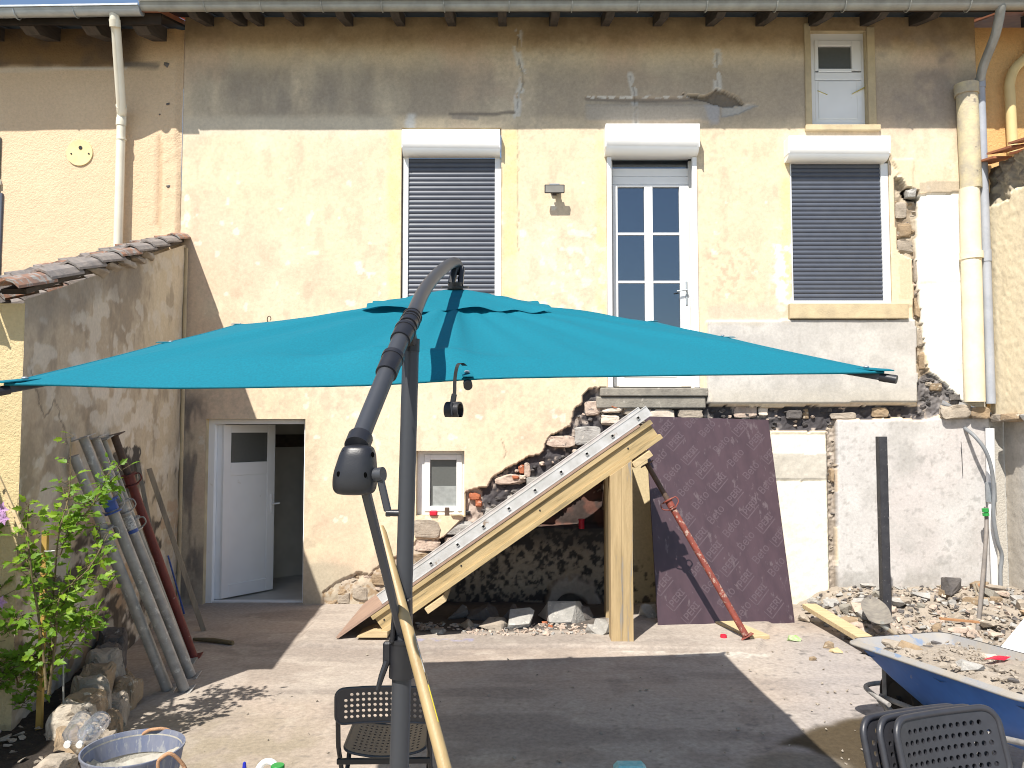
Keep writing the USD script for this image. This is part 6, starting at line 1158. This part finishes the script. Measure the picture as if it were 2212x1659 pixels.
obj('stem', allst, M['bark'], sh, smooth=True)
if rest: obj('foliage', rest, M['leaf'], sh, kind='stuff')
for (a, b, s_) in ((4, 1100, .035), (8, 1120, .03), (3, 1300, .03)):
    q = P(a, b, 4.4); fl_ = [leaf_mesh(q, np.array([math.cos(t), -.4, math.sin(t)]), np.array([0, -1, .2]), s_ * 1.3, .2) for t in np.linspace(0, 6.28, 6)[:-1]]; obj('flower', fl_, M['petal'], sh)
stk = P(100, 1148, 4.6); obj('plant_stake', bx(stk[0] - .016, 4.58, .1, stk[0] + .016, 4.605, P(100, 1146, 4.6)[2], .002), M['stake'], label='orange wooden stake standing in the shrub', cat='stake')
obj('twine', ring(P(108, 1190, 4.58), .03, .002, (0, .1, 1), 20, 6), M['white_board'], smooth=True, label='white twine tied around the orange stake', cat='twine')
obj('cane', tube([np.array([P(140, 1500, 4.6)[0], 4.6, .12]), P(136, 1330, 4.6)], .005, 8), M['zinc_old'], label='thin grey cane right of the orange stake', cat='cane')
obj('leaning_lath', beam(P(-6, 1025, 4.48), P(48, 1145, 4.42), .02, .014, (0, -1, 0)), M['timber_new'], label='pale lath leaning across the sunlit corner at far left', cat='lath')
obj('fallen_branch', tube([G(418, 1386) + [0, 0, .022], G(460, 1389) + [0, 0, .024], G(503, 1394) + [0, 0, .02]], [.014, .02, .019], 10), M['bark'], smooth=True, label='short brown branch on the ground right of the props', cat='branch')

# ------------------------------------------------------------------ mortar tub
bc = np.array([P(288, 1614, 3.90)[0], 3.90, 0]); bk = thing('mortar_tub', 'round blue builder tub with dried mortar and rope handles at the bottom left', 'tub', bc)
prof = [(.16, .0), (.175, .01), (.226, .325), (.234, .335), (.234, .345), (.226, .345), (.220, .325), (.205, .24)]
m = trimesh.creation.revolve(np.array([(0, 0)] + prof), sections=56); m.apply_translation(bc); obj('shell', m, M['bucket'], bk, smooth=40)
rr = np.linspace(0, 1, 16); aa = np.linspace(0, 2 * np.pi, 49); V = [[bc[0] +   .208 * r * math.cos(a), bc[1] + .208 * r * math.sin(a),   .20 + .045 * r ** 5 * (1.1 + math.sin(a * 2 + .7)) + .02 * (meshkit.noise(np.array([r * 6 * math.cos(a), r * 6 * math.sin(a), 2.0])) - .5)] for r in rr for a in aa]
obj('mortar', (np.array(V), grid_faces(16, 49)), M['mortar'], bk, smooth=True)
m = trimesh.creation.revolve(np.array([(.206, .2), (.2195, .325)]), sections=56); m.apply_translation(bc); obj('mortar_film', (np.array(m.vertices), np.array(m.faces)[:, ::-1]), M['mortar'], bk, smooth=True)
for (ua, va, ub, vb, sgn) in ((306, 1592, 370, 1582, 1), (344, 1646, 400, 1660, -1)):
    a, b = P(ua, va, 4.12 if sgn > 0 else 3.72), P(ub, vb, 4.14 if sgn > 0 else 3.76); mid = (a + b) / 2 + [0, -.02, .035 if sgn > 0 else .06]
    obj('rope_handle', tube(curve([a + [0, 0, -.06], a + [-.005, 0, .0], (a + mid) / 2 + [0, 0, .012], mid, (b + mid) / 2 + [0, 0, .01], b, b + [.01, 0, -.06]], 36), .0085, 8), M['rope'], bk, smooth=True)

# ------------------------------------------------------------------ small things
yb = 3.85
def lathe(c, prof, m, parent, n_=24): t = trimesh.creation.revolve(np.array(prof), sections=n_); t.apply_translation(c); return obj(m[0], t, M[m[1]], parent, smooth=40)
c = P(528, 1650, yb); h_ = P(528, 1645, yb)[2]; c[2] = 0; t = thing('spray_bottle', 'blue bottle whose nozzle peeks over the bottom edge', 'bottle', c)
lathe(c, [(0, 0), (.035, 0), (.037, .03), (.037, h_ - .12), (.03, h_ - .09), (.022, h_ - .07)], ('body', 'blue_plastic'), t); lathe(c, [(.0, h_ - .075), (.026, h_ - .075), (.026, h_ - .04), (.01, h_ - .032), (.007, h_ - .005), (0, h_)], ('nozzle', 'blue_plastic'), t)
c = P(578, 1650, yb); h_ = P(575, 1640, yb)[2]; c[2] = 0; t = thing('white_jug', 'white plastic jug with a moulded handle at the bottom edge', 'jug', c)
obj('body', bx(c[0] - .06, yb - .045, 0, c[0] + .06, yb + .045, h_ - .1, .02), M['pvc'], t); obj('handle', tube(curve([c + [-.05, 0, h_ - .12], c + [-.045, 0, h_ - .05], c + [-.01, 0, h_ - .012], c + [.03, 0, h_ - .02], c + [.045, 0, h_ - .06], c + [.05, 0, h_ - .12]], 30), .015, 12), M['pvc'], t, smooth=True)
c = P(600, 1655, yb - .12); h_ = P(600, 1652, yb - .12)[2]; c[2] = 0; t = thing('green_capped_bottle', 'bottle with a flat green cap beside the white jug', 'bottle', c)
lathe(c, [(0, 0), (.032, 0), (.033, h_ - .09), (.02, h_ - .05), (.0, h_ - .05)], ('body', 'pvc'), t); lathe(c, [(0, h_ - .055), (.031, h_ - .055), (.031, h_ - .004), (.028, h_), (0, h_)], ('bottle_cap', 'green_plastic'), t)
c = P(1360, 1655, yb); h_ = P(1360, 1649, yb)[2]; obj('turquoise_pack', bx(P(1326, 1655, yb)[0], yb - .05, 0, P(1396, 1655, yb)[0], yb + .05, h_, .02), M['turquoise'], label='turquoise checked packet at the bottom edge', cat='packet')
q = P(937, 1110, WALL); obj('tape_measure', [bx(q[0] - .045, WALL - .03, OPEN['S'][1] + .0, q[0] + .04, WALL + .03, OPEN['S'][1] + .055, .012)], M['red_plastic'], label='red and black tape measure on the cellar window sill', cat='tape measure')
q = P(965, 1098, WALL); obj('brick_piece', bx(q[0] - .022, WALL + .0, OPEN['S'][1], q[0] + .026, WALL + .04, OPEN['S'][1] + .085, .004), M['rust'], label='brown brick piece standing on the cellar window sill', cat='brick')
q = P(985, 1108, WALL); obj('tile_shard', hull([q + v_ for v_ in np.array([(-.06, 0, -.02), (.07, .0, -.02), (.05, -.05, -.01), (-.05, -.04, -.012), (.0, .01, .03)])]), M['plaster_chunk'], label='broken tile shards on the cellar window sill', cat='shard')
q = P(1256, 1130, WALL + .12); t = thing('red_cup', 'red plastic cup on the dark ledge under the ramp', 'cup', q); zb = P(1256, 1142, WALL + .12)[2]; lathe(np.array([q[0], q[1], zb]), [(0, 0), (.032, 0), (.03, .08), (.036, .1), (.034, .105), (0, .1)], ('body', 'red_plastic'), t)
rg = np.random.default_rng(77); peb = []
for i in range(320):
    uu, vv = rg.uniform(430, 2150), rg.uniform(1390, 1700); c = G(uu, vv)
    if rg.random() > (.95 if uu > 1550 else .30): continue
    s_ = rg.uniform(.006, .022); peb.append(rock(8000 + i, c + [0, 0, s_ * .25 + .004], s_ * 1.4, s_ * 1.1, s_ * .8, n=8))
obj('pebbles', peb, M['stone_tan'], kind='stuff', label='loose pebbles and crumbs scattered over the yard', cat='pebbles')
for i, (uu, vv, w_, h_, m_, l_) in enumerate([(1792, 1402, 24, 16, 'stone_brown', 'brown clod on the ground left of the wheelbarrow nose'), (1808, 1411, 24, 9, 'timber_new', 'yellow chip beside the brown clod'), (1758, 1428, 18, 9, 'stone_brown', 'small brown clod nearer the parasol shadow'), (1768, 1312, 34, 20, 'concrete', 'flat grey stone against the plaster by the purple panel'), (1740, 1345, 22, 18, 'stone_tan', 'tan stone at the corner of the purple panel')]): stone('stone', l_, uu, vv, w_, h_, m_, 460 + i)
